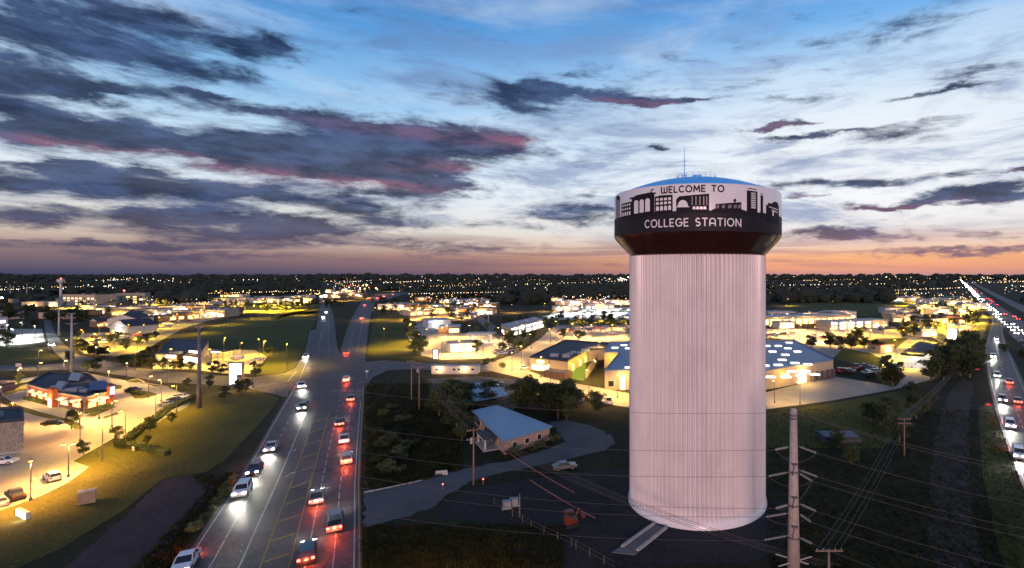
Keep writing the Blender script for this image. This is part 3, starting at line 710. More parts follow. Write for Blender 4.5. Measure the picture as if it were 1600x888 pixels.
class Bld:
    def __init__(s, name, label, cat, pts, h, wall, roof, parapet=.5, group=None, gable=False):
        s.P = [p if isinstance(p, Vector) else G(*p) for p in pts]; s.P = [Vector((p.x, p.y, 0)) for p in s.P]; s.h = h
        n = len(s.P); ar = sum(s.P[i].x*s.P[(i+1) % n].y-s.P[(i+1) % n].x*s.P[i].y for i in range(n))
        if ar < 0: s.P.reverse()
        s.o = s.P[0].copy(); s.e = empty(name, s.o, 0, label, cat, group); s.Q = [p-s.o for p in s.P]
        b = MB()
        for i in range(n):
            a, c = s.Q[i], s.Q[(i+1) % n]; b.poly([(a.x, a.y, 0), (c.x, c.y, 0), (c.x, c.y, h), (a.x, a.y, h)])
        b.build('wall', wall, s.e)
        if not gable:
            cen = sum(s.Q, Vector())/n
            t = .35; inn = [s.off(i, t) for i in range(n)]
            r = MB(); r.prism([(p.x, p.y) for p in inn], h-.35, h-.15); s.roof = r.build('roof', roof, s.e)
            if parapet:
                c = MB(); out = [s.off(i, -.08) for i in range(n)]
                for i in range(n):
                    j = (i+1) % n
                    c.prism([(out[i].x, out[i].y), (out[j].x, out[j].y), (inn[j].x, inn[j].y), (inn[i].x, inn[i].y)], h-.3+.002*i, h+parapet*.4+.002*i)
                c.build('parapet', roof, s.e)
    def off(s, i, t):
        n = len(s.Q); p0, p, p1 = s.Q[i-1], s.Q[i], s.Q[(i+1) % n]
        d0, d1 = (p-p0).normalized(), (p1-p).normalized(); n0, n1 = Vector((-d0.y, d0.x, 0)), Vector((-d1.y, d1.x, 0))
        m = (n0+n1); m = m/max(.3, m.dot(n0)) if m.length > 1e-4 else n0
        return p+m*t
    def face(s, i):
        a, c = s.Q[i], s.Q[(i+1) % len(s.Q)]; d = (c-a); L = d.length; d = d/L; return a, d, Vector((d.y, -d.x, 0)), L
    def panel(s, i, s0, s1, z0, z1, m, name, proud=.08, back=0.0, parent=None):      # box standing proud on wall i; s0, s1 as fractions
        a, d, nrm, L = s.face(i); b = MB(); A, B = a+d*L*s0, a+d*L*s1
        q = [A+nrm*proud, B+nrm*proud, B+nrm*back, A+nrm*back]
        b.prism([(v.x, v.y) for v in q], z0, z1); return b.build(name, m, parent or s.e)
    def window(s, i, s0, s1, z0, z1, m, frame=None, name='window'):
        f = s.panel(i, s0, s1, z0, z1, frame or trimm, name, .10, .0); L = s.face(i)[3]; k = min(.12/L, (s1-s0)*.2)
        s.panel(i, s0+k, s1-k, z0+.12, z1-.12, m, 'pane', .13, .02, f); return f
    def awning(s, i, s0, s1, z, out, m, drop=.7):
        a, d, nrm, L = s.face(i); A, B = a+d*L*s0, a+d*L*s1; b = MB()
        p = [A, B, B+nrm*out, A+nrm*out]
        top = [(p[0].x, p[0].y, z), (p[1].x, p[1].y, z), (p[2].x, p[2].y, z-drop), (p[3].x, p[3].y, z-drop)]
        b.poly(top[::-1]); b.poly([(x, y, q-.06) for x, y, q in top]); b.poly([top[3], top[2], (p[2].x, p[2].y, z-drop-.18), (p[3].x, p[3].y, z-drop-.18)][::-1])
        return b.build('awning', m, s.e)
    def lampon(s, i, f, z, watts, c='warm', out=.8, size=150):
        a, d, nrm, L = s.face(i); p = a+d*L*f
        b = MB(); q = p+nrm*.15; b.box(q.x-.18, q.x+.18, q.y-.18, q.y+.18, z-.1, z+.15); b.build('wall_lamp', LM[c], s.e)
        l = light('lamp_light', LC[c], watts*MULTW, size, .15, True); l.parent = s.e; l.location = p+nrm*out+Vector((0, 0, z))
    def units(s, lst, m=None):
        for fx, fy, w, hh in lst:
            a, b_, c, d = s.Q[0], s.Q[1], s.Q[2], s.Q[3]; p = (a*(1-fx)+b_*fx)*(1-fy)+(d*(1-fx)+c*fx)*fy
            k = MB(); k.box(p.x-w, p.x+w, p.y-w*.7, p.y+w*.7, s.h-.16, s.h-.15+hh); k.build('roof_unit', m or roof_g, s.e)
    def gable(s, rise, roofm, wallm, over=.5, along=True):        # ridge parallel to side 0 (or side 1)
        Q = s.Q if along else s.Q[1:]+s.Q[:1]
        a, b, c, d = [Vector((q.x, q.y, s.h)) for q in Q]; ra, rb = (a+d)/2+Vector((0, 0, rise)), (b+c)/2+Vector((0, 0, rise))
        u = (b-a).normalized()*over; r = MB(); up = Vector((0, 0, .12))
        for lo0, lo1 in ((a, b), (c, d)):
            R0, R1 = (ra, rb) if lo0 is a else (rb, ra); uu = u if lo0 is a else -u
            e = ((lo0-R0).normalized())*over; e1 = (lo1-R1).normalized()*over
            q = [lo0+e-uu, lo1+e1+uu, R1+uu, R0-uu]
            r.poly([v+up for v in q]); r.poly([v+up*.01 for v in reversed(q)])
            r.poly([q[0], q[1], q[1]+up, q[0]+up])
        r.build('roof', roofm, s.e); g = MB(); g.poly([a, ra, d]); g.poly([b, c, rb]); g.build('gable', wallm, s.e)
def rect(A, B, depth):
    a, b = G(*A), G(*B); d = (b-a).normalized(); n = Vector((-d.y, d.x, 0))
    return [a, b, b+n*depth, a+n*depth]
# ---------------------------------------------------------------- vehicles
tyre_m = mat('tyre_rubber', (.02, .02, .02), .9); rim_m = mat('wheel_rim', (.45, .45, .45), .35, .7)
hl_off = mat('headlight_glass', (.7, .7, .72), .2); tl_off = mat('tail_light_red', (.30, .02, .02), .3)
hl_on = mat('headlight_lit', (.9, .9, .9), .3, emit=(1, .95, .88), es=60); tl_on = mat('tail_light_lit', (.5, .02, .02), .3, emit=(1, .05, .03), es=26)
PAINT = {k: mat('car_paint_'+k, c, .3, .0, coat=.6) for k, c in {'white': (.75, .75, .75), 'black': (.02, .02, .022), 'silver': (.42, .43, .45), 'red': (.42, .03, .03), 'blue': (.04, .08, .22), 'grey': (.13, .13, .14), 'tan': (.34, .28, .2)}.items()}
PROF = {'car': [(-2.2, .35), (2.2, .35), (2.25, .62), (2.1, .82), (1.1, .95), (-1.75, .98), (-2.2, .92), (-2.25, .6)],
        'suv': [(-2.25, .4), (2.2, .4), (2.27, .75), (2.1, 1.0), (1.15, 1.1), (-2.2, 1.12), (-2.3, .75)],
        'pickup': [(-2.7, .45), (2.55, .45), (2.62, .8), (2.45, 1.08), (1.3, 1.15), (-2.65, 1.12), (-2.72, .7)]}
CAB = {'car': [(1.05, .94), (.25, 1.40), (-.85, 1.42), (-1.75, .97)], 'suv': [(1.1, 1.09), (.45, 1.64), (-1.95, 1.66), (-2.2, 1.11)], 'pickup': [(1.25, 1.14), (.6, 1.72), (-.75, 1.72), (-.95, 1.13)]}
VM = {}
def vmesh(kind, lit):
    if (kind, lit) in VM: return VM[(kind, lit)]
    pr, cb = PROF[kind], CAB[kind]; w, wc = .88, .70
    def ext(b, poly, hw0, hw1, mi=0):
        n = len(poly); zs = [p[1] for p in poly]; z0, z1 = min(zs), max(zs); i = len(b.v)
        for sgn in (-1, 1):
            for x, z in poly:
                k = (z-z0)/(z1-z0); b.v.append((x, sgn*(hw0*(1-k)+hw1*k), z))
        for k in range(n):
            b.f.append((i+k, i+n+k, i+n+(k+1) % n, i+(k+1) % n)); b.m.append(mi)
        b.f.append(tuple(i+k for k in range(n))); b.m.append(mi); b.f.append(tuple(i+n+k for k in reversed(range(n)))); b.m.append(mi)
    body = MB(); ext(body, pr, w, w-.06)
    body.box(cb[2][0]+.02, cb[1][0]+.02, -wc+.04, wc-.04, cb[1][1]-.03, cb[1][1]+.035)
    for (x0, z0), (x1, z1) in ((cb[0], cb[1]), (cb[3], cb[2])):
        for sgn in (-1, 1): body.tube((x0, sgn*(w-.08), z0), (x1, sgn*(wc-.02), z1), .045, n=5)
    for sgn in (-1, 1): body.tube(((cb[1][0]+cb[2][0])/2, sgn*(w-.07), cb[0][1]), ((cb[1][0]+cb[2][0])/2, sgn*(wc), cb[1][1]), .045, n=5)
    if kind == 'pickup':
        pass
    win = MB(); ext(win, cb, w-.08, wc)
    bed = None
    if kind == 'pickup':
        bed = MB(); bed.box(-2.55, -1.0, -.72, .72, 1.10, 1.14)
    tyre = MB(); tyre.tube((0, -.11, 0), (0, .11, 0), .34 if kind == 'car' else .38, n=14)
    rim = MB(); rim.tube((0, -.125, 0), (0, .125, 0), .2, n=10)
    hz = .68 if kind == 'car' else .86; fx = pr[2][0]-.04; bx = pr[-1][0]+.04
    hl = MB(); hl.box(-.06, .05, -.2, .2, -.09, .09); tl = MB(); tl.box(-.05, .06, -.15, .15, -.1, .12)
    VM[(kind, lit)] = (body, win.mesh('window', glass), tyre.mesh('tyre', tyre_m), rim.mesh('rim', rim_m), hl.mesh('headlight', hl_on if lit else hl_off), tl.mesh('tail_light', tl_on if lit else tl_off),
                       bed.mesh('truck_bed', tyre_m) if bed else None, hz, fx, bx, {})
    return VM[(kind, lit)]
def link(name, me, parent, loc=(0, 0, 0)):
    o = bpy.data.objects.new(name, me); COL.objects.link(o); o.parent = parent; o.location = loc; return o
def car(kind, paint, px, py, rz, label, group=None, lit=False, s=1.0, name=None, loc=None, beam=0, z=.0):
    nm = name or {'car': 'parked_car', 'suv': 'parked_suv', 'pickup': 'parked_pickup'}[kind]
    L = loc if loc is not None else G(px, py); L = Vector((L.x, L.y, L.z+z))
    e = empty(nm, L, rz, label, {'car': 'car', 'suv': 'car', 'pickup': 'pickup truck'}[kind], group); e.scale = (s, s, s)
    body, win, ty, ri, hl, tl, bed, hz, fx, bx, cache = vmesh(kind, lit)
    if paint not in cache: cache[paint] = body.mesh('body', PAINT[paint])
    link('body', cache[paint], e); link('window', win, e)
    if bed: link('truck_bed', bed, e)
    r = .34 if kind == 'car' else .38; ax = 1.35 if kind != 'pickup' else 1.6
    for x in (ax, -ax):
        for y in (.80, -.80): t = link('wheel', ty, e, (x, y, r)); link('rim', ri, t)
    for y in (.6, -.6): link('headlight', hl, e, (fx, y, hz)); link('tail_light', tl, e, (bx, y*1.1, hz+.05))
    if beam:
        l = light('headlight_beam', (1, .93, .82), beam, 95, .2); l.parent = e; l.location = (fx+.3, 0, hz); l.rotation_euler = (0, R_(-74), 0)
        l2 = light('tail_glow', (1, .10, .04), beam*.22, 120, .2, True); l2.parent = e; l2.location = (bx-.5, 0, hz)
    return e
def head(a, b):                                   # heading from pixel a to pixel b
    A, B = G(*a), G(*b); return math.atan2(B.y-A.y, B.x-A.x)
# traffic on the road beside the tower
T = [('suv', 'white', (379, 772), (352, 815), 'white lit car coming down the outer lane beside the dark paving'), ('car', 'silver', (424, 703), (400, 740), 'lit silver car coming down the outer lane abreast of the hatched median top'),
     ('suv', 'grey', (474, 640), (462, 655), 'grey car with bright headlights at the top of the yellow hatching'), ('car', 'white', (290, 886), (262, 930), 'white car with headlights cut by the bottom edge of the road'),
     ('car', 'black', (398, 738), (378, 772), 'black lit car between the white and silver oncoming cars')]
for k, p, a, b, l in T: car(k, p, *a, head(a, b), l, 'oncoming cars on the near road', True, 1.25, 'oncoming_car', z=.03, beam=3600)
T = [('suv', 'black', (480, 872), (488, 815), 'black car driving away at the bottom of the near road'), ('car', 'grey', (495, 782), (500, 745), 'grey car driving away beside the hatched median'),
     ('pickup', 'grey', (524, 822), (532, 760), 'grey pickup driving away in the middle lane'), ('suv', 'tan', (542, 722), (546, 690), 'tan car driving away near the right kerb'),
     ('car', 'black', (531, 664), (536, 640), 'black car driving away just past the turn arrow'), ('suv', 'white', (541, 596), (545, 580), 'white car driving away level with the side street'),
     ('car', 'red', (541, 554), (545, 540), 'red car driving away at the start of the grass median'), ('car', 'grey', (548, 626), (550, 610), 'grey car driving away in the kerb lane by the side street'),
     ('car', 'silver', (538, 690), (541, 668), 'silver car driving away in the middle of the queue')]
for k, p, a, b, l in T: car(k, p, *a, head(a, b), l, 'cars driving away on the near road', True, 1.25, 'departing_car', z=.03, beam=2600)
for a, b, l in (((505, 497), (502, 520), 'lit car approaching in the far left carriageway'), ((510, 489), (507, 500), 'second lit car approaching in the far left carriageway'), ((470, 606), (478, 618), 'lit car turning out of the slip road'),
                ((478, 560), (470, 585), 'lit car coming down the slip road'), ((80, 541), (88, 552), 'lit white car coming down the side street past the bright lot')):
    car('car', 'white', *a, head(a, b), l, 'oncoming cars further off', True, 1.4, 'oncoming_car', z=.05, beam=3000)
for i, (a, b) in enumerate((((565, 499), (567, 490)), ((570, 478), (575, 470)), ((580, 470), (586, 466)), ((590, 467), (600, 463)), ((600, 464), (612, 460)), ((614, 461), (625, 458)))):
    car('car', 'grey', *a, head(a, b), 'small car with red tail lights on the far road bend, %s' % ('nearest', 'second nearest', 'third nearest', 'fourth nearest', 'fifth nearest', 'furthest')[i], 'cars on the far bend', True, 1.6, 'departing_car', z=.05, beam=9000)
# traffic on the right hand ramp and highway
for a, b, l in (((1557, 532), (1553, 548), 'lit car at the top of the ramp below the highway'), ((1552, 560), (1552, 575), 'lit car halfway down the ramp'), ((1558, 590), (1562, 606), 'lit car on the ramp above the red sign'),
                ((1566, 628), (1571, 645), 'lit car on the ramp beside the red sign'), ((1578, 668), (1584, 690), 'lit car low on the ramp'), ((1592, 715), (1600, 745), 'nearest lit car on the ramp, by the frame edge')):
    car('suv', random.choice(['white', 'silver', 'grey']), *a, head(a, b), l, 'oncoming cars on the ramp', True, 1.3, 'oncoming_car', z=.06, beam=4200)
for a, b, q_ in (((1577, 600), (1574, 590), 'upper'), ((1590, 630), (1586, 615), 'lower')): car('car', 'grey', *a, head(a, b), q_+' of two grey cars driving up the ramp', 'cars driving up the ramp', True, 1.3, 'departing_car', z=.06, beam=1500)
k = 0
y = 528.0
while y > 437.5:
    for t, grp in ((.16, 0), (.38, 0)):
        if random.random() < .75:
            x = lerp_rows(HW, t, y); x2 = lerp_rows(HW, t, min(559, y+3))
            car('car', random.choice(['white', 'silver', 'grey', 'black']), x, y, head((x, y), (x2, y+3)), 'oncoming car with white headlights in the dense stream on the long straight highway', 'oncoming highway traffic', True, 1.5+max(0, (470-y)*.06), 'oncoming_car', z=.05)
    for t in (.62, .86):
        if random.random() < .3:
            x = lerp_rows(HW, t, y); x2 = lerp_rows(HW, t, min(559, y+3))
            car('car', random.choice(['silver', 'grey', 'black']), x, y, head((x2, y+3), (x, y)), 'car with red tail lights driving away on the long straight highway', 'departing highway traffic', True, 1.5, 'departing_car', z=.05)
    y -= max(.7, (y-431)*.055)
# parked cars near
T = [('suv', 'white', (82, 750), R_(150), 'white estate car parked near the twin-headed lamp post'), ('pickup', 'black', (24, 779), R_(150), 'black pickup truck parked near the illuminated wall sign'),
     ('suv', 'white', (4, 726), R_(20), 'white car cut by the left edge below the stone building'), ('car', 'silver', (-2, 790), R_(150), 'silver car cut by the left edge beside the black pickup'),
     ('car', 'black', (84, 664), R_(20), 'dark car parked beside the lit round tree'), ('car', 'grey', (209, 611), R_(35), 'dark car parked behind the blue-signed corner of the restaurant'),
     ('car', 'silver', (262, 634), R_(15), 'silver car parked in the slot nearest the hedge lamp'), ('suv', 'white', (284, 623), R_(15), 'white car parked at the upper end of the hedge'), ('car', 'black', (275, 627), R_(15), 'black car between the silver and white ones by the hedge')]
for k_, p, a, rz, l in T: car(k_, p, *a, rz, l)
T = [('suv', 'black', (371, 562), R_(200), 'dark car under the single tall lamp above the pylon sign'), ('car', 'grey', (401, 564), R_(200), 'grey car at the right end of the bank forecourt'), ('car', 'red', (215, 525), R_(30), 'red car below the peaked shop'),
     ('car', 'grey', (882, 733), R_(20), 'grey car parked in the dark behind the tower field'), ('car', 'blue', (903, 630), R_(60), 'blue car by the dark trees at the service road'), ('car', 'white', (820, 577), R_(10), 'white car outside the bright shop entrance'),
     ('pickup', 'white', (951, 630), R_(100), 'white pickup beside the loading bay'), ('car', 'white', (1448, 560), R_(190), 'white car under the fuel canopy'), ('car', 'black', (1440, 567), R_(160), 'black car in front of the fuel canopy')]
for k_, p, a, rz, l in T: car(k_, p, *a, rz, l, s=1.1)
def carlot(n, quad, label, group, s=1.15):
    (a, b, c, d) = quad; S = []
    for i in range(n):
        u, v = random.random(), random.random()
        x = (a[0]*(1-u)+b[0]*u)*(1-v)+(d[0]*(1-u)+c[0]*u)*v; y_ = (a[1]*(1-u)+b[1]*u)*(1-v)+(d[1]*(1-u)+c[1]*u)*v
        S.append((x, y_, random.choice(['car', 'suv', 'pickup']), random.choice(['white', 'silver', 'grey', 'black', 'white', 'silver', 'grey', 'red', 'blue'])))
    cnt = {}
    for x, y_, k_, p in sorted(S): cnt[(k_, p)] = cnt.get((k_, p), 0)+1
    seen = {}
    for x, y_, k_, p in sorted(S):
        w_ = {'car': 'saloon', 'suv': 'estate car', 'pickup': 'pickup'}[k_]; q = seen.get((k_, p), 0); seen[(k_, p)] = q+1
        l_ = '%s %s %s' % (p, w_, label)+('' if cnt[(k_, p)] == 1 else ', '+ORD[q].replace('leftmost', 'first from left'))
        car(k_, p, x, y_, random.choice([.3, 1.9, 3.4])+random.uniform(-.1, .1), l_, group, s=s)
carlot(16, ((142, 540), (205, 533), (200, 524), (140, 527)), 'in the yellow lot before the peaked shops', 'cars in the yellow lot')
carlot(14, ((215, 523), (300, 505), (296, 500), (220, 514)), 'in the row right of the peaked shops', 'cars beside the peaked shops')
carlot(9, ((770, 556), (806, 553), (806, 546), (775, 550)), 'in the row left of the green-signed shop', 'cars left of the green-signed shop')
carlot(34, ((868, 497), (985, 497), (985, 484), (875, 484)), 'on the brilliant sales lot', 'cars on the bright sales lot')
carlot(18, ((890, 522), (985, 524), (985, 512), (900, 512)), 'in the amber lot behind the complex', 'cars behind the complex')
carlot(16, ((1200, 528), (1300, 534), (1310, 524), (1205, 518)), 'in the bright lot behind the skylit store', 'cars behind the skylit store')
carlot(12, ((1310, 582), (1360, 590), (1380, 580), (1330, 572)), 'in the yard right of the skylit store', 'vehicles in the service yard')
carlot(14, ((1330, 515), (1440, 520), (1440, 508), (1340, 508)), 'in the lot right of the blue-signed shops', 'cars right of the shop row')
carlot(10, ((700, 618), (790, 612), (790, 600), (735, 598)), 'in the gravel yard behind the trees', 'vehicles in the gravel yard')
# ---------------------------------------------------------------- paved lots and lawns
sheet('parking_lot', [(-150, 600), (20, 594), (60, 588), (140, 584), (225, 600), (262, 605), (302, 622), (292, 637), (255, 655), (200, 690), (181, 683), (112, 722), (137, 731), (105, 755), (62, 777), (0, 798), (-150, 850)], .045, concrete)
for pts in ([(-150, 700), (-150, 640), (-40, 618), (0, 612), (6, 620), (25, 632), (60, 644), (98, 654), (122, 662), (134, 668), (132, 672), (118, 673), (100, 662), (60, 654), (22, 644), (0, 634), (-60, 660)],):
    pass
LAWNS = [[(-60, 640), (-30, 622), (2, 613), (7, 620), (26, 632), (60, 643), (98, 653), (122, 661), (134, 668), (130, 672), (116, 672), (98, 661), (60, 652), (22, 641), (0, 631)],
         [(131, 650), (172, 634), (184, 636), (148, 652)], [(157, 653), (182, 644), (188, 647), (166, 655)], [(50, 592), (92, 586), (130, 582), (140, 584), (118, 590), (70, 594)],
         [(194, 597), (214, 592), (226, 597), (213, 599)], [(197, 610), (235, 612), (249, 617), (223, 624), (209, 624)], [(222, 598), (246, 602), (263, 605), (240, 605)], [(24, 607), (45, 599), (60, 601), (30, 612), (0, 622), (-10, 616)],
         [(302, 622), (340, 612), (400, 609), (436, 622), (424, 640), (400, 668), (350, 720), (320, 738), (255, 748), (190, 800), (90, 860), (0, 900), (-150, 960), (-150, 850), (0, 798), (62, 777), (105, 755), (137, 731), (112, 722), (181, 683), (200, 690), (255, 655), (292, 637)],
         [(0, 540), (60, 542), (95, 560), (70, 570), (0, 571), (-150, 574), (-150, 545)],
         [(290, 536), (330, 510), (380, 497), (440, 491), (494, 486), (492, 508), (482, 517), (474, 550), (460, 575), (440, 583), (400, 586), (420, 558), (398, 546), (345, 545)],
         [(572, 560), (576, 540), (582, 510), (590, 495), (640, 490), (632, 520), (650, 545), (662, 560), (600, 562)],
         [(1300, 560), (1322, 545), (1360, 552), (1395, 572), (1410, 590), (1395, 606), (1365, 590), (1330, 568)], [(1320, 533), (1420, 528), (1400, 545), (1340, 540)], [(1195, 648), (1300, 630), (1400, 612), (1440, 640), (1380, 700), (1195, 700)],
         [(430, 500), (470, 470), (500, 466), (500, 480), (495, 490), (440, 492)], [(1528, 640), (1545, 625), (1556, 650), (1572, 700), (1595, 765), (1640, 850), (1690, 960), (1600, 960), (1560, 860), (1535, 740)], [(1195, 492), (1240, 472), (1330, 466), (1440, 478), (1430, 492), (1330, 494)], [(770, 560), (800, 545), (812, 530), (840, 524), (830, 532), (800, 556)]]  # strip left of the ramp: glow of passing cars put into brighter grass colour
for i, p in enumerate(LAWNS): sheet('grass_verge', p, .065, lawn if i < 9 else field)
LOTS = [[(112, 522), (160, 519), (205, 522), (250, 505), (300, 491), (350, 487), (372, 490), (330, 500), (285, 514), (252, 532), (225, 548), (185, 558), (130, 552), (116, 540)], [(238, 577), (300, 577), (350, 584), (395, 584), (418, 558), (398, 547), (345, 546), (320, 545), (300, 560), (238, 567)],
        [(642, 548), (636, 520), (660, 500), (700, 498), (720, 520), (790, 526), (802, 540), (775, 560), (690, 562), (660, 556)], [(742, 574), (786, 560), (822, 545), (846, 528), (868, 508), (990, 508), (990, 540), (920, 552), (885, 533), (832, 560), (828, 580), (860, 592), (990, 616), (990, 638), (940, 630), (820, 592)],
        [(1195, 514), (1400, 514), (1445, 530), (1480, 548), (1452, 572), (1412, 588), (1380, 560), (1320, 543), (1302, 560), (1240, 530), (1195, 528)], [(1195, 640), (1300, 626), (1400, 608), (1460, 592), (1484, 570), (1452, 572), (1412, 588), (1400, 604), (1300, 588), (1225, 606), (1195, 614)],
        [(0, 523), (22, 514), (66, 514), (70, 534), (40, 538), (0, 540), (-150, 545), (-150, 520)], [(850, 500), (870, 482), (990, 480), (990, 500)], [(640, 505), (620, 485), (700, 470), (760, 480), (740, 500)], [(90, 488), (95, 470), (240, 468), (250, 480), (200, 490)],
        [(1390, 470), (1500, 462), (1530, 480), (1545, 500), (1535, 530), (1480, 540), (1440, 520), (1400, 505)], [(330, 488), (345, 470), (470, 462), (490, 470), (430, 490)], [(668, 592), (745, 588), (820, 594), (838, 612), (800, 642), (700, 634)]]
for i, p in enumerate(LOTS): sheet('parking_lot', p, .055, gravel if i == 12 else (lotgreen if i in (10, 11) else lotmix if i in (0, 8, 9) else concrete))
kb = MB()
def kerbline(pts, close=False):
    P = [G(*p) for p in pts]+([G(*pts[0])] if close else [])
    for a, b in zip(P[:-1], P[1:]):
        d = (b-a).normalized(); n = Vector((-d.y, d.x, 0))*.12; e = d*.05
        kb.prism([tuple((a-n-e)[:2]), tuple((b-n+e)[:2]), tuple((b+n+e)[:2]), tuple((a+n-e)[:2])], 0, .16+.002*random.random())
for p in LAWNS[:8]: kerbline(p, True)
kerbline([(0, 798), (62, 777), (105, 755), (137, 731), (112, 722), (181, 683)]); kerbline([(569.5, 770), (600, 764), (660, 751)])
tag(kb.build('kerb', kerbm), kind='structure')
bay = MB()
for i in range(9): strip_px(bay, [(8+i*13, 742-i*5.4+40), (-14+i*13, 735-i*5.4+40)], .12, .05)
for i in range(8): strip_px(bay, [(160+i*9, 596+i*1.3), (170+i*9, 592+i*1.3)], .12, .05)
for i in range(7): strip_px(bay, [(232+i*8, 648-i*4.5), (244+i*8, 652-i*4.5)], .12, .05)
tag(bay.build('bay_markings', paint_w), kind='structure')
# ---------------------------------------------------------------- buildings on the left
b = Bld('restaurant', 'orange brick restaurant with dark flat roof, lit awnings and blue corner sign', 'restaurant', [(42, 621), (91, 636), (134, 644), (174, 633), (140, 604, 0), (76, 600, 0)], 4.3, brick, roof_d, .9)
rq = b
for i, f in ((0, .18), (0, .40), (0, .62)): b.window(i, f, f+.12, 1.0, 2.7, win_w); b.awning(i, f-.02, f+.14, 3.3, .9, cream); b.lampon(i, f+.06, 2.9, 380, 'warm', 1.2)
b.panel(0, .84, 1.0, 0, 5.6, brick, 'entry_portal', 1.2); b.panel(0, .88, .97, 0, 2.6, win_y, 'glass_door', 1.3, 1.18); b.lampon(0, .92, 3.2, 700, 'warm', 2.0)
for f in (.10, .55): b.window(1, f, f+.28, .9, 2.6, win_w); b.awning(1, f-.04, f+.32, 3.4, 1.1, cream); b.lampon(1, f+.14, 3.0, 600, 'warm', 1.4)
for f in (.08, .45): b.window(2, f, f+.3, .9, 2.6, win_w); b.awning(2, f-.03, f+.33, 3.5, 1.1, cream); b.lampon(2, f+.15, 3.1, 700, 'warm', 1.5)
for i in (0, 1, 2): b.panel(i, 0, 1, 0, .8, brick2, 'plinth', .10); b.panel(i, -.01, 1.01, 4.05, 4.35, cream, 'cornice', .14)
for i, f in ((0, .02), (0, .72), (1, .02), (1, .95), (2, .9)): b.panel(i, f, f+.03, 0, 4.2, cream, 'pilaster', .18)
b.panel(2, .80, 1.0, 0, 6.0, brick, 'corner_tower', .9); b.panel(2, .81, .99, 3.4, 5.8, sign_b, 'sign_panel', 1.05, .92)
for z in (3.9, 4.5, 5.1): b.panel(2, .84, .96, z, z+.3, sign_w, 'sign_stripe', 1.12, 1.06)
b.units([(.25, .35, 1.4, 1.1), (.45, .6, 1.8, 1.3), (.65, .4, 1.2, .9), (.55, .2, 1.0, .8), (.35, .75, 1.2, 1.0)], roof_g)
def hip(bb, c0, c1, c2, c3, z, rise, m, name='gable_roof'):
    p = [G(*q)-bb.o for q in (c0, c1, c2, c3)]; mb = MB(); ra, rb = (p[0]+p[3])/2, (p[1]+p[2])/2
    for v, zz in ((p[0], z), (p[1], z), (p[2], z), (p[3], z), (ra, z+rise), (rb, z+rise)): mb.v.append((v.x, v.y, zz))
    mb.f += [(0, 1, 5, 4), (2, 3, 4, 5), (0, 4, 3), (1, 2, 5), (3, 2, 1, 0)]; mb.m += [0]*5; mb.build(name, m, bb.e)
hip(b, (84, 634), (95, 637), (108, 622), (97, 620), 5.2, 1.2, roof_g); hip(b, (140, 635), (172, 634), (160, 619), (138, 622), 4.9, 1.6, mat('roof_navy_metal', (.07, .09, .20), .5, .1)); hip(b, (106, 615), (122, 617), (132, 608), (118, 606), 4.6, 1.8, roof_g)
b = Bld('stone_building', 'tall rubble stone building with dark flat roof at the left edge', 'building', [(-90, 722), (37, 707), (35, 684), (-90, 690)], 7.4, stone, roof_d, .8); b.panel(0, 0, 1, 0, .5, kerbm, 'plinth', .08); b.units([(.6, .4, 1.5, 1.2)])
b = Bld('bin_enclosure', 'open tan brick bin enclosure at the left edge behind the restaurant', 'enclosure', rect((-14, 616), (24, 608), 7), 2.4, stucco, brick2, .6)
b = Bld('bank_building', 'low tan bank with dark stepped roof and blue-white fascia sign', 'bank', [(243, 569), (277, 570), (277, 566), (312, 570), (326, 545.5), (268, 543)], 4.6, stucco, roof_d, .7)
b.window(0, .08, .3, 1, 3, win_y); b.panel(0, .5, .92, 3.0, 4.2, sign_l, 'sign_panel', .15); b.window(2, .30, .98, .3, 3.2, win_c); b.panel(2, -.02, 1.1, 3.7, 4.0, roof_d, 'canopy', 2.2)
b.panel(2, .45, .85, 4.8, 5.8, win_c, 'sign_panel', -.6, -.9); b.lampon(0, .2, 3.6, 900, 'yel', 2); b.lampon(2, .6, 3.4, 1200, 'yel', 2.4); b.units([(.5, .5, 1.6, 1.2), (.75, .6, 1.4, 1.0)])
e = empty('drive_through_canopy', G(328, 563), 0, 'small lit drive-through canopy right of the bank', 'canopy')
mb = MB(); mb.box(0, 6.5, 0, 6, 3.6, 4.3); mb.build('roof', roof_d, e)
mb = MB(); mb.box(.3, 6.2, .3, 5.7, 3.50, 3.58); mb.build('light_panel', win_y, e)
for x in (.6, 5.9):
    for yy in (.6, 5.4): mb = MB(); mb.box(x-.2, x+.2, yy-.2, yy+.2, 0, 3.52); mb.build('column', stucco, e)
mb = MB(); mb.box(.4, 4.4, -.08, 0, 3.75, 4.15); mb.build('sign_panel', sign_l, e)
l = light('lamp_light', YEL, 2600, 160, .5); l.parent = e; l.location = (3.2, 3, 3.3)
def pylon(px, py, h, w, label, panels, m=None):
    e = empty('pylon_sign', G(px, py), 0, label, 'sign'); mb = MB()
    mb.box(-w/2, -w/2+.3, -.35, .35, 0, h); mb.box(w/2-.3, w/2, -.35, .35, 0, h); mb.build('frame', m or dsteel, e)
    mb = MB(); mb.box(-w/2-.15, w/2+.15, -.45, .45, h, h+.45); mb.build('cap', m or dsteel, e)
    for x0, x1, z0, z1, mm in panels: mb = MB(); mb.box(x0*w, x1*w, -.3, .3, z0*h, z1*h); mb.build('light_panel', mm, e)
    return e
pylon(369, 604, 8.3, 5.0, 'illuminated white pylon sign with dark cap beside the street', [(-.44, .44, .52, .98, sign_w), (-.44, -.02, .10, .515, sign_w)])
pylon(681, 562, 4.6, 2.6, 'glowing white pylon sign by the right hand side street', [(-.44, .44, .12, .98, sign_w)])
pylon(1487, 545, 11, 5.5, 'bright white pylon sign among the far right lots', [(-.44, .44, .45, .98, sign_w)])
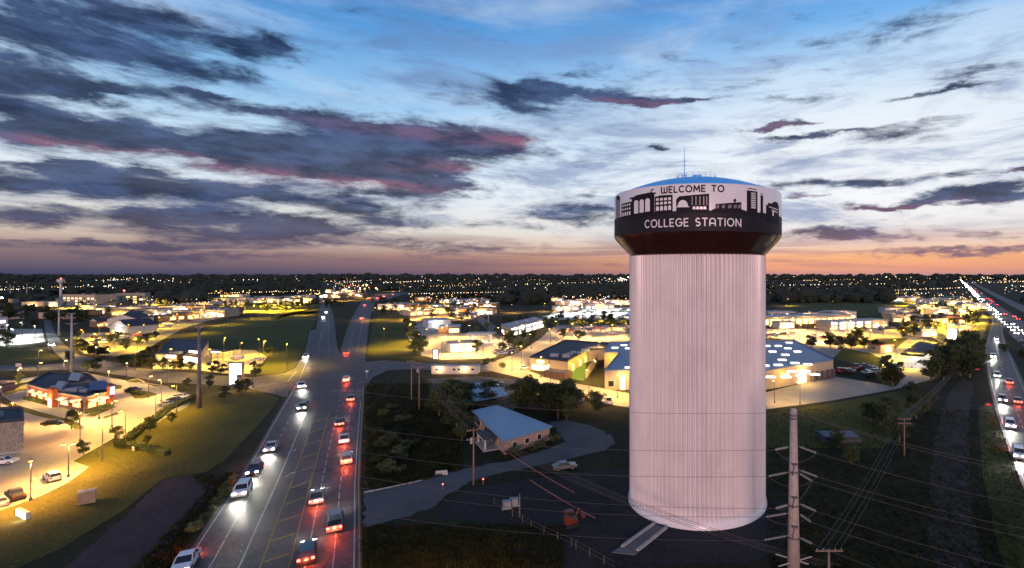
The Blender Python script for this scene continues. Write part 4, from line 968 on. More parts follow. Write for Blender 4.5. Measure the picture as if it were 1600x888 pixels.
e = empty('wall_sign', G(36, 809), R_(-24), 'long illuminated white monument sign on the near lawn', 'sign')
mb = MB(); mb.box(-1.9, 1.9, -.25, .25, 0, 1.25); mb.build('sign_body', trimm, e); mb = MB(); mb.box(-1.8, 1.8, -.30, -.26, .2, 1.1); mb.build('light_panel', sign_w, e)
l = light('lamp_light', (1, .85, .5), 160, 150, .3, True); l.parent = e; l.location = (1.4, -.9, .5)
e = empty('utility_cabinet', G(136, 786), R_(-50), 'tan brick utility cabinet with pale hatches on the near lawn', 'utility box')
mb = MB(); mb.box(-.75, .75, -1.1, 1.1, 0, 2.1); mb.build('cabinet_body', mat('cabinet_tan', (.34, .24, .14), .8, var=.15), e); mb = MB(); mb.box(-.85, .85, -1.2, 1.2, 2.1, 2.22); mb.build('lid', stucco, e)
for yy in (-.55, .55): mb = MB(); mb.box(-.6, .6, yy-.42, yy+.42, 2.22, 2.28); mb.build('hatch', cream, e)
e = empty('ground_sign', G(208, 706), R_(-35), 'small pale sign board on the dark slope below the hedge', 'sign'); mb = MB(); mb.box(-.8, .8, -.12, .12, .3, 1.1); mb.build('sign_panel', cream, e)
mb = MB()
for x in (-.6, .6): mb.box(x-.06, x+.06, -.06, .06, 0, .3)
tag(mb.build('post', dsteel, e), kind='stuff')
e = empty('ground_sign', G(29, 576), 0, 'small white board on the dark field at far left', 'sign'); mb = MB(); mb.box(-1.2, 1.2, -.1, .1, .8, 2.2); mb.build('sign_panel', cream, e)
for x in (-1, 1): mb = MB(); mb.box(x-.06, x+.06, -.06, .06, 0, .8); mb.build('post', dsteel, e)
# peaked shops
for i, (A, B, d, h, r, al, l) in enumerate([((172, 522), (200, 524), 16, 6, 4.0, False, 'grey peaked shop with a bright glass front'), ((153, 512), (183, 510), 14, 4.5, 2.2, True, 'long low shop with warm windows behind the peaked one'), ((190, 506), (212, 506), 16, 7, 3.2, True, 'tan two-storey house left of the pale pair'),
                                          ((213, 511), (240, 507), 18, 6.5, 3.4, True, 'tan two-storey house with white entrance light'), ((202, 519), (222, 514), 10, 4.6, 2.4, True, 'small side wing with white lit porch')]):
    b = Bld('peaked_shop', l, 'shop', rect(A, B, d), h, cream if i != 1 else brick2, roof_d, 0, 'peaked shops in the yellow lot', gable=True); b.gable(r, roof_d, cream, along=al)
    for f in ((.1, .4, .7) if i else (.12, .66)): b.window(0, f, f+.16, 1.0, 2.8, win_w)
    if i in (0, 4): b.panel(0, .36, .62, 0, 4.4, win_c, 'glass_door', .15); 
    b.lampon(0, .5, 3.6, 2500, 'warm' if i else 'cool', 2.5)
def block_row(lst, name, cat, group):
    for A, B, d, h, w, r, l, lit, litw in lst:
        b = Bld(name, l, cat, rect(A, B, d), h, w, r, .6, group); n = max(2, int(b.face(0)[3]/7)); fl = max(1, int(h/4))
        for k in range(n):
            for q in range(fl):
                if random.random() < lit: b.window(0, (k+.18)/n, (k+.78)/n, q*3.8+.7, q*3.8+2.9, random.choice(litw))
                elif fl > 1: b.window(0, (k+.25)/n, (k+.65)/n, q*3.8+.9, q*3.8+2.7, glass)
        b.units([(.3, .5, 1.5, 1.1), (.7, .4, 1.5, 1.1)])
        if lit > .5: b.lampon(0, .5, 3.6, 5200, 'warm', 4)
ww, wy, wc = [win_w, win_w, win_y], [win_y, sign_o], [win_c, sign_w, sign_l]
block_row([((98, 477), (148, 478), 24, 15, stucco, roof_d, 'four-storey tan apartment block left of the dark gap', .45, ww), ((174, 475), (226, 474), 24, 15, stucco, roof_d, 'four-storey tan apartment block right of the dark gap', .45, ww)], 'apartment_building', 'apartment building', 'tan apartment blocks')
block_row([((250, 503), (290, 499), 14, 5, brick2, roof_d, 'brown shop row with warm lit arches', .9, ww), ((292, 499), (312, 497), 14, 6, brick2, roof_d, 'short brown shop at the end of the warm row', .9, ww), ((225, 497), (262, 494), 16, 6, pale, roof_g, 'pale shop with blue-white light behind the warm row', .6, wc),
           ((60, 498), (105, 499), 14, 6, stucco, roof_d, 'dim tan building left of the narrow side street', .3, ww), ((0, 500), (38, 498), 14, 7, pale, roof_g, 'pale metal building at the far left edge', .2, ww), ((-20, 516), (12, 514), 14, 9, pale, roof_g, 'tall pale block cut by the left edge', .2, wc),
           ((345, 478), (385, 476), 20, 6, cream, roof_g, 'cream store with yellow glow left of the far road', .8, wy), ((395, 474), (430, 472), 20, 6, cream, roof_g, 'cream store nearest the far left carriageway', .8, wy), ((440, 470), (478, 468), 20, 6, stucco, roof_g, 'tan store with red sign by the far junction', .8, wy),
           ((300, 481), (335, 479), 18, 6, stucco, roof_d, 'tan store at the right end of the apartment lot', .8, ww)], 'shop_building', 'shop', None)
# ---------------------------------------------------------------- buildings right of the road
e = empty('office_trailer', G(674, 586), 0, 'long white office trailer with two bright wall lamps', 'trailer')
Lw = 72/800*206; mb = MB(); mb.box(0, Lw, 0, 3.6, .5, 3.5); mb.build('body', pale, e); mb = MB(); mb.box(-.15, Lw+.15, -.15, 3.75, 3.5, 3.7); mb.build('roof', roof_g, e); mb = MB(); mb.box(.3, Lw-.3, .1, 3.5, 0, .5); mb.build('skirting', dsteel, e)
for f in (.08, .46, .56, .86): mb = MB(); mb.box(Lw*f, Lw*f+1.4, -.05, .0, 1.7, 2.7); w_ = mb.build('window', trimm, e); mb = MB(); mb.box(Lw*f+.12, Lw*f+1.28, -.08, -.05, 1.82, 2.58); mb.build('pane', glass, w_)
mb = MB(); mb.box(Lw*.38, Lw*.38+1.1, -.05, 0, .55, 2.7); mb.build('door', cream, e)
for f in (.18, .72):
    mb = MB(); mb.ball((Lw*f, -.25, 2.9), .28); mb.build('wall_lamp', LM['warm'], e); l = light('lamp_light', WARM, 900, 150, .2, True); l.parent = e; l.location = (Lw*f, -.9, 2.7)
for i, (c, l) in enumerate([([(698, 603), (752, 598), (775, 603), (712, 611)], 'long pale metal shelter roof nearest the trailer'), ([(708, 610), (772, 604), (790, 610), (722, 619)], 'middle pale metal shelter roof in the gravel yard'), ([(716, 620), (786, 611), (797, 617), (738, 628)], 'nearest pale metal shelter roof behind the trees')]):
    P = [G(*q, 3.0) for q in c]; o = Vector((P[0].x, P[0].y, 0)); e = empty('storage_shelter', o, 0, l, 'shelter', 'storage shelters in the gravel yard'); mb = MB()
    q = [(p.x-o.x, p.y-o.y) for p in P]; mb.prism(q if (q[1][0]-q[0][0])*(q[2][1]-q[0][1])-(q[1][1]-q[0][1])*(q[2][0]-q[0][0]) > 0 else q[::-1], 2.85, 3.05); mb.build('roof', roof_b, e)
    for x, y_ in q: mb = MB(); mb.box(x*.97-.1, x*.97+.1, y_*.97-.1, y_*.97+.1, 0, 2.86); mb.build('post', dsteel, e)
b = Bld('fuel_shop', 'flat white filling-station shop blazing with light right of the road', 'shop', rect((703, 552), (746, 549), 12), 4.6, cream, roof_g, .5)
for f in (.05, .55): b.window(0, f, f+.38, .4, 3.0, win_c)
b.panel(0, .02, .3, 3.3, 4.4, sign_b, 'sign_panel', .15); b.panel(0, .6, .98, 3.3, 4.4, sign_o, 'sign_panel', .15); b.lampon(0, .5, 3.4, 5200, 'warm', 4)
def canopy(px, py, w, d, h, rz, label, roofm, glow, watts, c):
    e = empty('fuel_canopy', G(px, py), rz, label, 'fuel canopy'); mb = MB(); mb.box(-w/2, w/2, -d/2, d/2, h, h+.9); mb.build('roof', roofm, e)
    mb = MB(); mb.box(-w/2+.4, w/2-.4, -d/2+.4, d/2-.4, h-.06, h-.01); mb.build('light_panel', glow, e)
    for x in (-w*.32, w*.32):
        for y_ in (-d*.3, d*.3): mb = MB(); mb.box(x-.2, x+.2, y_-.2, y_+.2, 0, h-.06); mb.build('column', trimm, e)
        mb = MB(); mb.box(x-.5, x+.5, -.5, .5, .0, 1.7); mb.build('fuel_pump', pale, e)
    l = light('lamp_light', c, watts, 165, 1.0); l.parent = e; l.location = (0, 0, h-.4); return e
canopy(752, 535, 16, 9, 5, 0, 'white lit fuel canopy behind the blazing station shop', cream, sign_w, 9000, WARM)
cr = G(1421, 551, 5.2); cr2 = G(1446, 533, 5.2); hd_ = math.atan2(cr2.y-cr.y, cr2.x-cr.x)
ce = G(1439, 546, 5.2); ce.z = 0
e = canopy(1439, 560, (cr2-cr).length, 9, 5.2, hd_, 'dark-roofed fuel canopy with glowing underside on the right', roof_d, sign_w, 12000, (1, .9, .55)); e.location = ce
b = Bld('brick_building', 'brown brick building with blue roof right of the far road', 'building', rect((684, 522), (719, 521), 12), 5, brick2, roof_b, .4); b.window(0, .5, .95, .6, 3.4, win_y); b.lampon(0, .2, 4, 2500, 'warm', 3)
b = Bld('purple_signed_shop', 'grey shop with blue and lilac signs behind the brown brick building', 'shop', rect((668, 513), (704, 511), 16), 6, pale, roof_g, .5); b.panel(0, .05, .2, 4, 5.4, sign_b, 'sign_panel', .2); b.panel(0, .3, .62, 3.6, 5.2, sign_l, 'sign_panel', .2); b.lampon(0, .4, 3, 2500, 'cool', 3)
b = Bld('shop_row', 'long low shop row with a line of bright white shopfronts', 'shop row', [(797, 527), (852, 511), (833, 508), (783, 521)], 6.2, stucco, roof_g, .6)
for f in (.03, .22, .41, .60, .79): b.window(0, f, f+.14, .3, 3.2, win_c); b.panel(0, f, f+.14, 3.9, 5.2, sign_l if f in (.22, .6) else sign_w, 'sign_panel', .2); b.awning(0, f-.01, f+.15, 3.8, 1.2, roof_g)
b.window(3, .1, .35, 1, 3, win_c); b.window(3, .6, .85, 1, 3, win_w); b.lampon(0, .3, 3.4, 3800, 'warm', 4); b.lampon(0, .75, 3.4, 3800, 'warm', 4); b.units([(.3, .5, 1.6, 1.2), (.6, .5, 1.6, 1.2), (.85, .5, 1.6, 1.2)])
b = Bld('flat_roofed_complex', 'flat dark-roofed complex with tan front wall and small green sign', 'commercial building', [(828, 578), (887, 585), (918, 547, 5.4), (952, 544, 5.4), (952, 537, 5.4), (882, 532, 5.4)], 5.4, stucco, roof_d, .8)
b.window(0, .06, .52, .2, 2.6, win_y); b.panel(0, .2, .38, 3.4, 4.5, sign_g, 'sign_panel', .2); b.panel(0, .52, .535, 0, 5.3, roof_d, 'wall_joint', .05); b.lampon(0, .3, 3.0, 1800, 'warm', 3)
for f in (.15, .5, .8): b.lampon(1, f, 3.4, 2200, 'yel', 2.5); b.window(1, f+.04, f+.14, .2, 2.8, win_y)
b.units([(.3, .2, 1.8, 1.2), (.5, .4, 1.4, 1.0), (.7, .25, 1.6, 1.4), (.4, .7, 1.8, 1.2), (.75, .6, 1.2, .9), (.25, .5, 1.2, 1.0)])
b = Bld('bin_enclosure', 'dark timber bin enclosure in front of the tan complex wall', 'enclosure', rect((849, 590), (882, 594), 5), 2.6, brick2, dsteel, .5)
sheet('courtyard_turf', [(888, 592), (913, 595), (916, 570), (905, 560), (890, 575)], .075, ground_mat('turf', (.10, .22, .05), (.13, .27, .06), (.15, .30, .08), .2, 1.5))
l = light('lamp_light', (.4, 1, .4), 1500, 160, .4, True); l.location = G(897, 578)+Vector((0, 0, 3)); l.parent = b.e; l.location = G(897, 578)+Vector((0, 0, 3))-b.o
e = empty('screen_wall', G(915, 592), 0, 'tan masonry screen wall along the green courtyard', 'wall'); A, B = G(915, 592)-e.location, G(933, 568)-e.location; d = (B-A).normalized(); n = Vector((-d.y, d.x, 0))*.25
mb = MB(); mb.prism([tuple((A-n)[:2]), tuple((A+n)[:2]), tuple((B+n)[:2]), tuple((B-n)[:2])][::-1], 0, 3.2); mb.build('masonry', stucco, e)
b = Bld('skylit_store', 'very large flat blue-roofed store with rows of lit skylights behind the tower', 'store', [(945, 609), (1190, 610), (1216, 606), (1302, 589), (1241, 532, 6.8), (953, 535, 6.8), (944, 551, 6.8), (968, 551, 6.8)], 6.8, stucco, roof_s, .5)
st = b
b.window(0, .02, .06, 1.0, 3.2, glass); b.panel(0, .10, .13, 0, 4.5, win_y, 'loading_door', .15); b.lampon(0, .12, 5, 2600, 'warm', 3); b.lampon(0, .95, 4, 2400, 'amber', 3); b.lampon(2, .05, 5, 2200, 'yel', 3)
b.panel(2, .34, .48, 0, 4.6, win_y, 'loading_door', .15); b.lampon(2, .4, 5.0, 3600, 'warm', 3); b.window(2, .08, .18, 3.6, 4.8, win_y); b.lampon(7, .5, 4.5, 2600, 'yel', 3); b.lampon(6, .5, 4.5, 2000, 'yel', 3)
for f in (.56, .66, .76, .86, .94): b.panel(2, f, f+.025, 0, 3.4, dsteel, 'rack_post', 1.6)
skm = mat('skylight_glow', (.8, .8, .8), .4, emit=(1, .93, .84), es=2.6)
sky_me = MB(); sky_me.box(-1.5, 1.5, -.9, .9, 0, .35); sky_me = sky_me.mesh('skylight', skm)
for x, y_ in ((1198, 527+14), (1216, 541), (1231, 545), (1207, 550), (1227, 555), (1246, 550), (1222, 563), (1242, 568), (1195, 572), (1216, 571), (1237, 581), (1258, 581), (1204, 590), (1228, 590), (1251, 588), (1273, 586), (1262, 570), (1233, 536), (961, 544), (975, 540), (982, 545), (983, 575)):
    p = G(x, y_, 6.7)-st.o; o = link('skylight', sky_me, st.e, p)
b = Bld('amber_shop_row', 'long shop row glowing amber behind the bright lot', 'shop row', rect((1192, 509), (1330, 504), 22), 6.5, stucco, roof_g, .5)
for k in range(14): b.window(0, (k+.1)/14, (k+.85)/14, .4, 4.6, sign_o if k % 3 else win_y)
for f in (.15, .5, .85): b.lampon(0, f, 4, 8000, 'amber', 6)
b = Bld('blue_signed_shop_row', 'shop row with blue-white fascia signs in front of the amber row', 'shop row', rect((1297, 516), (1388, 512), 16), 6, stucco, roof_g, .5)
for k in range(7): b.window(0, (k+.12)/7, (k+.82)/7, .3, 2.9, win_c if k % 2 else win_w); b.panel(0, (k+.15)/7, (k+.8)/7, 3.7, 5.2, sign_l if k < 5 else cream, 'sign_panel', .2)
b.lampon(0, .3, 3, 5000, 'warm', 5); b.lampon(0, .8, 3, 4000, 'warm', 5)
b = Bld('white_kiosk_shop', 'blown-out white shop at the left end of the bright lot', 'shop', rect((1218, 514), (1242, 513), 10), 5, cream, roof_g, .5); b.window(0, .1, .9, .5, 4, sign_w)
b = Bld('red_signed_kiosk', 'small tan kiosk with red roof edge left of the dark fuel canopy', 'kiosk', rect((1376, 553), (1397, 551), 8), 4.2, stucco, brick, .6); b.window(0, .3, .8, .4, 2.8, win_y); b.panel(0, .0, 1, 3.4, 4.1, sign_r, 'sign_panel', .15); b.lampon(0, .5, 3, 2600, 'warm', 3)
block_row([((868, 486), (905, 485), 18, 5, cream, roof_g, 'pale dealership showroom at the left of the bright sales lot', .9, wc), ((915, 483), (960, 482), 18, 6, cream, roof_g, 'pale dealership showroom in the middle of the sales lot', .9, wc), ((640, 494), (672, 492), 14, 5, stucco, roof_g, 'amber shop left of the lilac-signed one', .9, wy),
           ((690, 490), (730, 488), 18, 6, stucco, roof_g, 'amber store behind the blue-roofed building', .9, wy), ((712, 476), (765, 474), 26, 6, pale, roof_g, 'long grey warehouse with lilac light', .4, wc), ((1450, 508), (1480, 506), 14, 5, cream, roof_d, 'dark-roofed restaurant among the yellow lots', .9, wy),
           ((1400, 497), (1432, 494), 14, 6, stucco, roof_g, 'tan shop at the edge of the dark field', .9, ww), ((1452, 476), (1492, 474), 20, 7, cream, roof_g, 'cream store by the highway with yellow frontage', .9, wy), ((1410, 470), (1445, 469), 20, 6, cream, roof_g, 'cream store left of the highway store', .9, wy),
           ((1496, 520), (1520, 520), 12, 5, stucco, roof_g, 'tan restaurant nearest the ramp', .7, ww), ((1440, 527), (1465, 526), 10, 5, cream, roof_g, 'cream restaurant behind the fuel canopy', .9, wc)], 'shop_building', 'shop', None)
# the low metal-roofed building beside the gravel drive
hr_ = 3.3
b = Bld('metal_roofed_house', 'low brick building with pale blue metal roof beside the gravel drive', 'building', [(740.5, 642.6, hr_), (788.7, 688, hr_), (858.7, 666.5, hr_), (776, 634.5, hr_)], 3.0, mat('pinkish_brick', (.40, .27, .21), .85, var=.15, vs=1.5), roof_b, 0)
mb = MB(); qq = [b.off(i, -.5) for i in range(4)]; cx_ = sum(qq, Vector())/4
mb.prism([(p.x, p.y) for p in qq], 3.02, 3.3); mb.build('metal_roof', roof_b, b.e)
for i in range(4):
    p, q_ = qq[i], qq[(i+1) % 4]; d = (q_-p).normalized(); n = Vector((-d.y, d.x, 0))*.18; m2 = MB(); m2.prism([(p.x, p.y), (q_.x, q_.y), ((q_+n).x, (q_+n).y), ((p+n).x, (p+n).y)], 3.28, 3.42+.002*i); m2.build('roof_edge', roof_b, b.e)
fi = max(range(4), key=lambda i: -(b.P[i].y+b.P[(i+1) % 4].y)+ (10 if b.face(i)[2].x > 0 else 0))
for i in range(4):
    if b.face(i)[2].y < -.2:
        for f in (.15, .42, .7): b.window(i, f, f+.10, 1.0, 2.3, glass)
        side = b.face(i)[2].x < 0
        if side:
            pa = b.panel(i, .58, .82, 2.3, 2.7, roof_d, 'porch_roof', 3.2); b.panel(i, .58, .60, 0, 2.3, cream, 'porch_post', 3.1, 2.8); b.panel(i, .80, .82, 0, 2.3, cream, 'porch_post', 3.1, 2.8); b.panel(i, .57, .83, 2.05, 2.29, cream, 'porch_beam', 3.22, 2.9); b.panel(i, .66, .73, 0, 2.1, glass, 'door', .06); b.panel(i, .55, .85, 0, .16, kerbm, 'porch_step', 3.6)
# ---------------------------------------------------------------- lot lamps
def lamps(lst, h, w, c, label, group, heads=1):
    lst = sorted(lst)
    for p, l_ in zip(lst, orders(label, len(lst))): lamp(p[0], p[1], h, w*(p[2] if len(p) > 2 else 1), c, l_, group, heads)
lamp(107, 746, 6.6, 6500, 'amber', 'twin-headed lamp post at the lawn edge beside the white estate car', None, 2, R_(20))
lamps([(-40, 700, 1.2), (20, 672), (175, 668), (125, 690, .8), (48, 783, 1.6), (-20, 806, 1.6)], 7, 2400, 'amber', 'lamp post lighting the amber lot below the restaurant', 'lamps of the amber lot')
lamps([(124, 664), (155, 655), (198, 578 + 18), (252, 628), (0, 640), (232, 622), (100, 592), (60, 596), (170, 612), (28, 606)], 7, 2900, 'warm', 'lamp post on the pale lot around the brick restaurant', 'lamps around the restaurant')
lamps([(130, 540), (155, 530), (180, 545), (200, 530), (225, 530), (250, 515), (275, 508), (300, 497), (150, 548), (190, 520), (235, 510), (320, 492), (350, 488), (215, 545)], 9, 13000, 'yel', 'lamp post in the yellow lot by the peaked shops', 'lamps of the yellow lot')
lamps([(150, 570), (211, 579), (262, 597), (330, 603), (60, 577), (395, 606), (105, 556)], 8, 2300, 'warm', 'street lamp along the wide street behind the restaurant', 'street lamps of the cross street')
lamp(640, 1030, 8, 9000, 'amber', 'amber street lamp lighting the rough grass beside the near road', None, 1, 1.6)
lamps([(300, 522), (345, 508), (405, 498), (470, 493), (448, 578), (412, 572), (585, 500), (600, 545), (640, 535)], 11, 9000, 'yel', 'tall lamp at the edge of a grass field by the road', 'lamps edging the lit fields')
lamps([(265, 574), (330, 574), (375, 562), (350, 552), (405, 555), (340, 580)], 8, 4800, 'yel', 'lamp post on the bank forecourt', 'lamps of the bank forecourt')
lamps([(10, 530), (35, 525), (55, 532), (20, 538)], 9, 8000, 'cool', 'cool white lamp post in the small lot at the far left', 'lamps of the small white lot')
lamps([(340, 483), (370, 481), (395, 479), (420, 477), (445, 480), (468, 474), (480, 470), (320, 486), (435, 488), (405, 486), (372, 488), (460, 485)], 10, 60000, 'yel', 'lamp post in the yellow lots left of the far road', 'lamps of the far yellow lots')
lamps([(100, 482), (125, 482), (150, 480), (175, 480), (200, 479), (225, 478), (245, 476), (110, 472), (190, 471), (230, 488), (190, 488), (150, 489)], 9, 34000, 'yel', 'lamp post around the tan apartment blocks', 'lamps of the apartment lots')
lamps([(655, 545), (690, 556), (720, 558), (755, 556), (785, 545), (700, 528), (668, 535), (780, 532), (735, 528)], 8, 7500, 'warm', 'lamp post on the lot of the blazing station shop', 'lamps of the station lot')
lamps([(775, 566), (815, 568), (830, 545), (860, 535), (845, 590), (800, 580), (870, 520), (930, 595), (965, 622), (935, 560), (860, 605), (920, 615)], 8, 4200, 'warm', 'lamp post on the lot of the flat-roofed complex', 'lamps of the complex lot')
lamps([(895, 527), (925, 530), (955, 530), (980, 527), (905, 516), (940, 515), (975, 514)], 9, 9500, 'warm', 'lamp post in the amber lot behind the complex', 'lamps behind the complex')
lamps([(872, 494), (890, 490), (910, 494), (930, 490), (950, 494), (970, 490), (985, 494), (900, 485), (940, 485), (975, 484)], 9, 20000, 'cool', 'white lamp post over the bright sales lot', 'lamps of the sales lot')
lamps([(640, 500), (655, 490), (675, 496), (695, 488), (715, 497), (735, 486), (660, 480), (690, 478), (740, 478), (720, 492)], 9, 30000, 'amber', 'lamp post in the amber lots right of the far road', 'lamps of the amber far lots')
lamps([(1205, 532), (1225, 526), (1250, 530), (1275, 534), (1300, 538), (1215, 519), (1260, 521), (1300, 524), (1330, 522), (1240, 516)], 9, 10500, 'warm', 'lamp post in the bright lot behind the skylit store', 'lamps behind the skylit store')
lamps([(1345, 530), (1380, 525), (1410, 540), (1460, 552), (1475, 545), (1425, 575), (1400, 560), (1445, 535), (1360, 540), (1410, 518)], 9, 9500, 'yel', 'lamp post on the lots around the dark fuel canopy', 'lamps around the fuel canopy')
lamps([(1400, 500), (1420, 490), (1440, 500), (1460, 492), (1480, 500), (1500, 492), (1520, 505), (1410, 478), (1435, 474), (1465, 482), (1490, 474), (1515, 484), (1505, 468), (1470, 470), (1445, 484), (1530, 495), (1500, 512), (1480, 518), (1455, 512)], 9, 42000, 'yel', 'lamp post in the yellow lots left of the highway', 'lamps of the highway lots')
lamps([(1210, 630, .6), (1250, 632, .6), (1380, 600, .4)], 7, 1500, 'warm', 'lamp post on the service road behind the skylit store', 'lamps of the service road')
# ---------------------------------------------------------------- poles and wires
def pole_thing(name, px, py, h, r0, r1, m, label, cat='utility pole', n=12, loc=None):
    e = empty(name, loc if loc is not None else G(px, py), 0, label, cat); b = MB(); b.tube((0, 0, -.2), (0, 0, h), r0, r1, n); b.build('shaft', m, e, True); return e
def wire(A, B, sag, r, label, group=None, n=16, m=None):
    P = [Vector(A).lerp(Vector(B), i/n)-Vector((0, 0, sag*4*(i/n)*(1-i/n))) for i in range(n+1)]; o = P[0].copy()
    b = MB(); b.path([p-o for p in P], r, 4); e = b.build('power_line', m or wirem); e.location = o
    return tag(e, label, 'power line', group)
TX, TYD = (1240-CX)/FPX*65, 65.0
tz = lambda py, Y=TYD: CAMH+(HY-py)/FPX*Y
tp = pole_thing('transmission_pole', 0, 0, tz(642), .84, .42, conc_pole, 'tall tapered pale steel transmission pole in front of the tower edge', 'transmission pole', 16, Vector((TX, TYD, 0)))
cb_ = MB(); cb_.tube((0, 0, tz(642)), (0, 0, tz(639)), .42, .3, 12); cb_.build('pole_cap', steel, tp)
for py in (650, 655, 738, 790, 840): cb_ = MB(); rr = .42+.38*(py-642)/246; cb_.tube((0, 0, tz(py)), (0, 0, tz(py)+.22), rr+.04, rr+.04, 16); cb_.build('band_clamp', dsteel, tp)
for py in (722, 773, 818):
    b = MB(); z = tz(py); b.box(-.45, .25, -1.1, -.6, z-.12, z+.05); b.tube((-.1, -.85, z), (-.35, -.8, z-1.5), .05, n=6); b.build('step_bracket', dsteel, tp)
def string(parent, a, b_, discs=9):
    a, b_ = Vector(a), Vector(b_); mb = MB(); mb.tube(a, b_, .035, n=6); mb.build('insulator_rod', steel, parent); dm = MB()
    for i in range(discs):
        k = .18+.74*i/(discs-1); c = a.lerp(b_, k); d = (b_-a).normalized(); dm.tube(c-d*.05, c+d*.05, .17, .09, 10)
    tag(dm.build('insulator_discs', porcel, parent), kind='stuff')
L_ENDS, R_ENDS = [], []
for (x0, y0, x1, y1) in ((1232, 698, 1209, 701), (1232, 737, 1199, 742), (1230, 788, 1210, 792), (1221, 801, 1195, 805), (1224, 836, 1192, 841)):
    a = Vector(((x0-1240)/FPX*TYD, -.2, tz(y0))); c = Vector(((x1-1240)/FPX*TYD, -.5, tz(y1))); a.x = max(a.x, -.7); string(tp, a, c); L_ENDS.append(c+tp.location)
for (x0, y0, x1, y1) in ((1248, 698, 1277, 709), (1249, 735, 1278, 746), (1249, 740, 1270, 753), (1250, 788, 1276, 800), (1250, 804, 1268, 817), (1250, 841, 1270, 851)):
    a = Vector(((x0-1240)/FPX*TYD, .1, tz(y0))); c = Vector(((x1-1240)/FPX*TYD, .2, tz(y1))); string(tp, a, c); R_ENDS.append(c+tp.location)
def at(px, py, Y): return Vector(((px-CX)/FPX*Y, Y, CAMH+(HY-py)/FPX*Y))
jl = 'conductor of the steel pole crossing in front of the tower'; jr = 'conductor of the steel pole running right over the dark verge'
HI = ('topmost', 'second highest', 'third highest', 'fourth highest', 'fifth highest', 'lowest')
for i, (c, tgt) in enumerate(zip(L_ENDS, ((560, 668), (560, 706), (560, 744), (560, 762), (560, 800)))): wire(c, at(tgt[0], tgt[1], 78), 1.3, .024, HI[i]+' '+jl, 'conductors crossing in front of the tower')
wire(at(1238, 645, TYD), at(560, 612, 78), 1.2, .026, 'thin earth wire from the pole top crossing in front of the tower', 'conductors crossing in front of the tower')
for i, (c, tgt) in enumerate(zip(R_ENDS, ((1660, 800), (1660, 838), (1660, 852), (1660, 906), (1660, 930), (1660, 985)))): wire(c, at(tgt[0], tgt[1], 66), .5, .024, HI[i]+' '+jr, 'conductors running right over the verge')
for dy_ in (0, 8): wire(at(1244, 644+dy_*.2, TYD), at(1660, 742+dy_, 66), .8, .026, ('upper' if dy_ == 0 else 'lower')+' thin earth wire from the pole top running right', 'conductors running right over the verge')
for i, (c, d_) in enumerate(zip(L_ENDS[:4], R_ENDS[:4])): wire(c, d_, 1.3, .03, HI[i]+' slack jumper cable looping past the steel pole', 'jumper cables on the steel pole', 10)
b = MB(); b.tube((-2.0, -.3, tz(883)), (2.2, -.3, tz(868)), .08, n=6); b.tube((-2.2, .3, tz(868)), (2.0, .3, tz(884)), .08, n=6); b.build('cross_brace', steel, tp)
def wood_pole(px, py, top, label, arms=(.4,), r=.17, aw=1.5, can=False, ang=0):
    g = G(px, py); h = (py-top)/FPX*g.y; e = pole_thing('wooden_utility_pole', px, py, h, r, r*.65, woodp, label, loc=g); e.rotation_euler.z = ang
    for z in arms:
        b = MB(); b.box(-aw, aw, -.1-r*.7, .1-r*.7, h-z-.08, h-z+.08); b.build('crossarm', woodp, e)
        ib = MB()
        for x in (-aw*.9, -aw*.45, aw*.45, aw*.9): ib.tube((x, -r*.7, h-z+.08), (x, -r*.7, h-z+.30), .06, .04, 6)
        tag(ib.build('pin_insulators', porcel, e), kind='stuff')
    if can: b = MB(); b.tube((-.42, -.1, h-3.0), (-.42, -.1, h-1.9), .26, .26, 10); b.build('transformer', steel, e)
    return e, h
w1, h1 = wood_pole(740, 758, 668, 'wooden utility pole with transformer beside the gravel drive', (.5, 2.2), .19, 1.3, True, .5)
w2, h2 = wood_pole(1413, 713, 652, 'lone wooden pole with double crossarms in the dark right field', (.4, 1.4), .17, 1.4)
w3, h3 = wood_pole(655, 642, 566, 'wooden pole carrying many wires above the dark trees', (.4, 1.5), .2, 1.6, True)
w3b, h3b = wood_pole(643, 628, 563, 'second wooden pole just left of the many-wired one', (.4,), .18, 1.4)
w4, h4 = wood_pole(1295, 930, 858, 'short wooden pole rising from the bottom edge right of the steel pole', (.15,), .2, 1.7)
w5, h5 = wood_pole(812, 808, 772, 'short wooden post beside the pale utility boxes', (), .13)
a, c = w3.location, w1.location
for i, x in enumerate((-1.2, -.5, .5, 1.2)):
    q_ = ('outer left', 'inner left', 'inner right', 'outer right')[i]
    wire(a+Vector((x, 0, h3)), c+Vector((x, 0, h1)), 1.6, .03, q_+' wire sloping from the many-wired pole down to the transformer pole', 'wires between the two wooden poles')
    wire(c+Vector((x, 0, h1)), w4.location+Vector((x*1.2, 0, h4-2)), 2.2, .03, q_+' wire from the transformer pole sweeping over the tower field', 'wires over the tower field', 20)
    wire(w2.location+Vector((x, 0, h2)), w4.location+Vector((x*1.2, 0, h4)), 1.2, .03, q_+' wire from the lone double-arm pole down to the short bottom pole', 'wires down the dark right field', 20)
    wire(w2.location+Vector((x, 0, h2)), at(1515+x*2, 545, 250), 2.0, .05, q_+' wire running from the lone double-arm pole to the far tree belt', 'wires towards the tree belt', 20)
wire(at(795, 708, 112), at(898, 770, 92), .3, .05, 'upper copper-lit cable slanting over the dark track', 'copper-lit cables', m=mat('copper_lit_cable', (.45, .16, .09), .5)); wire(at(828, 750, 98), at(930, 810, 84), .2, .05, 'lower copper-lit cable slanting over the dark track', 'copper-lit cables', m=MATS['copper_lit_cable'])
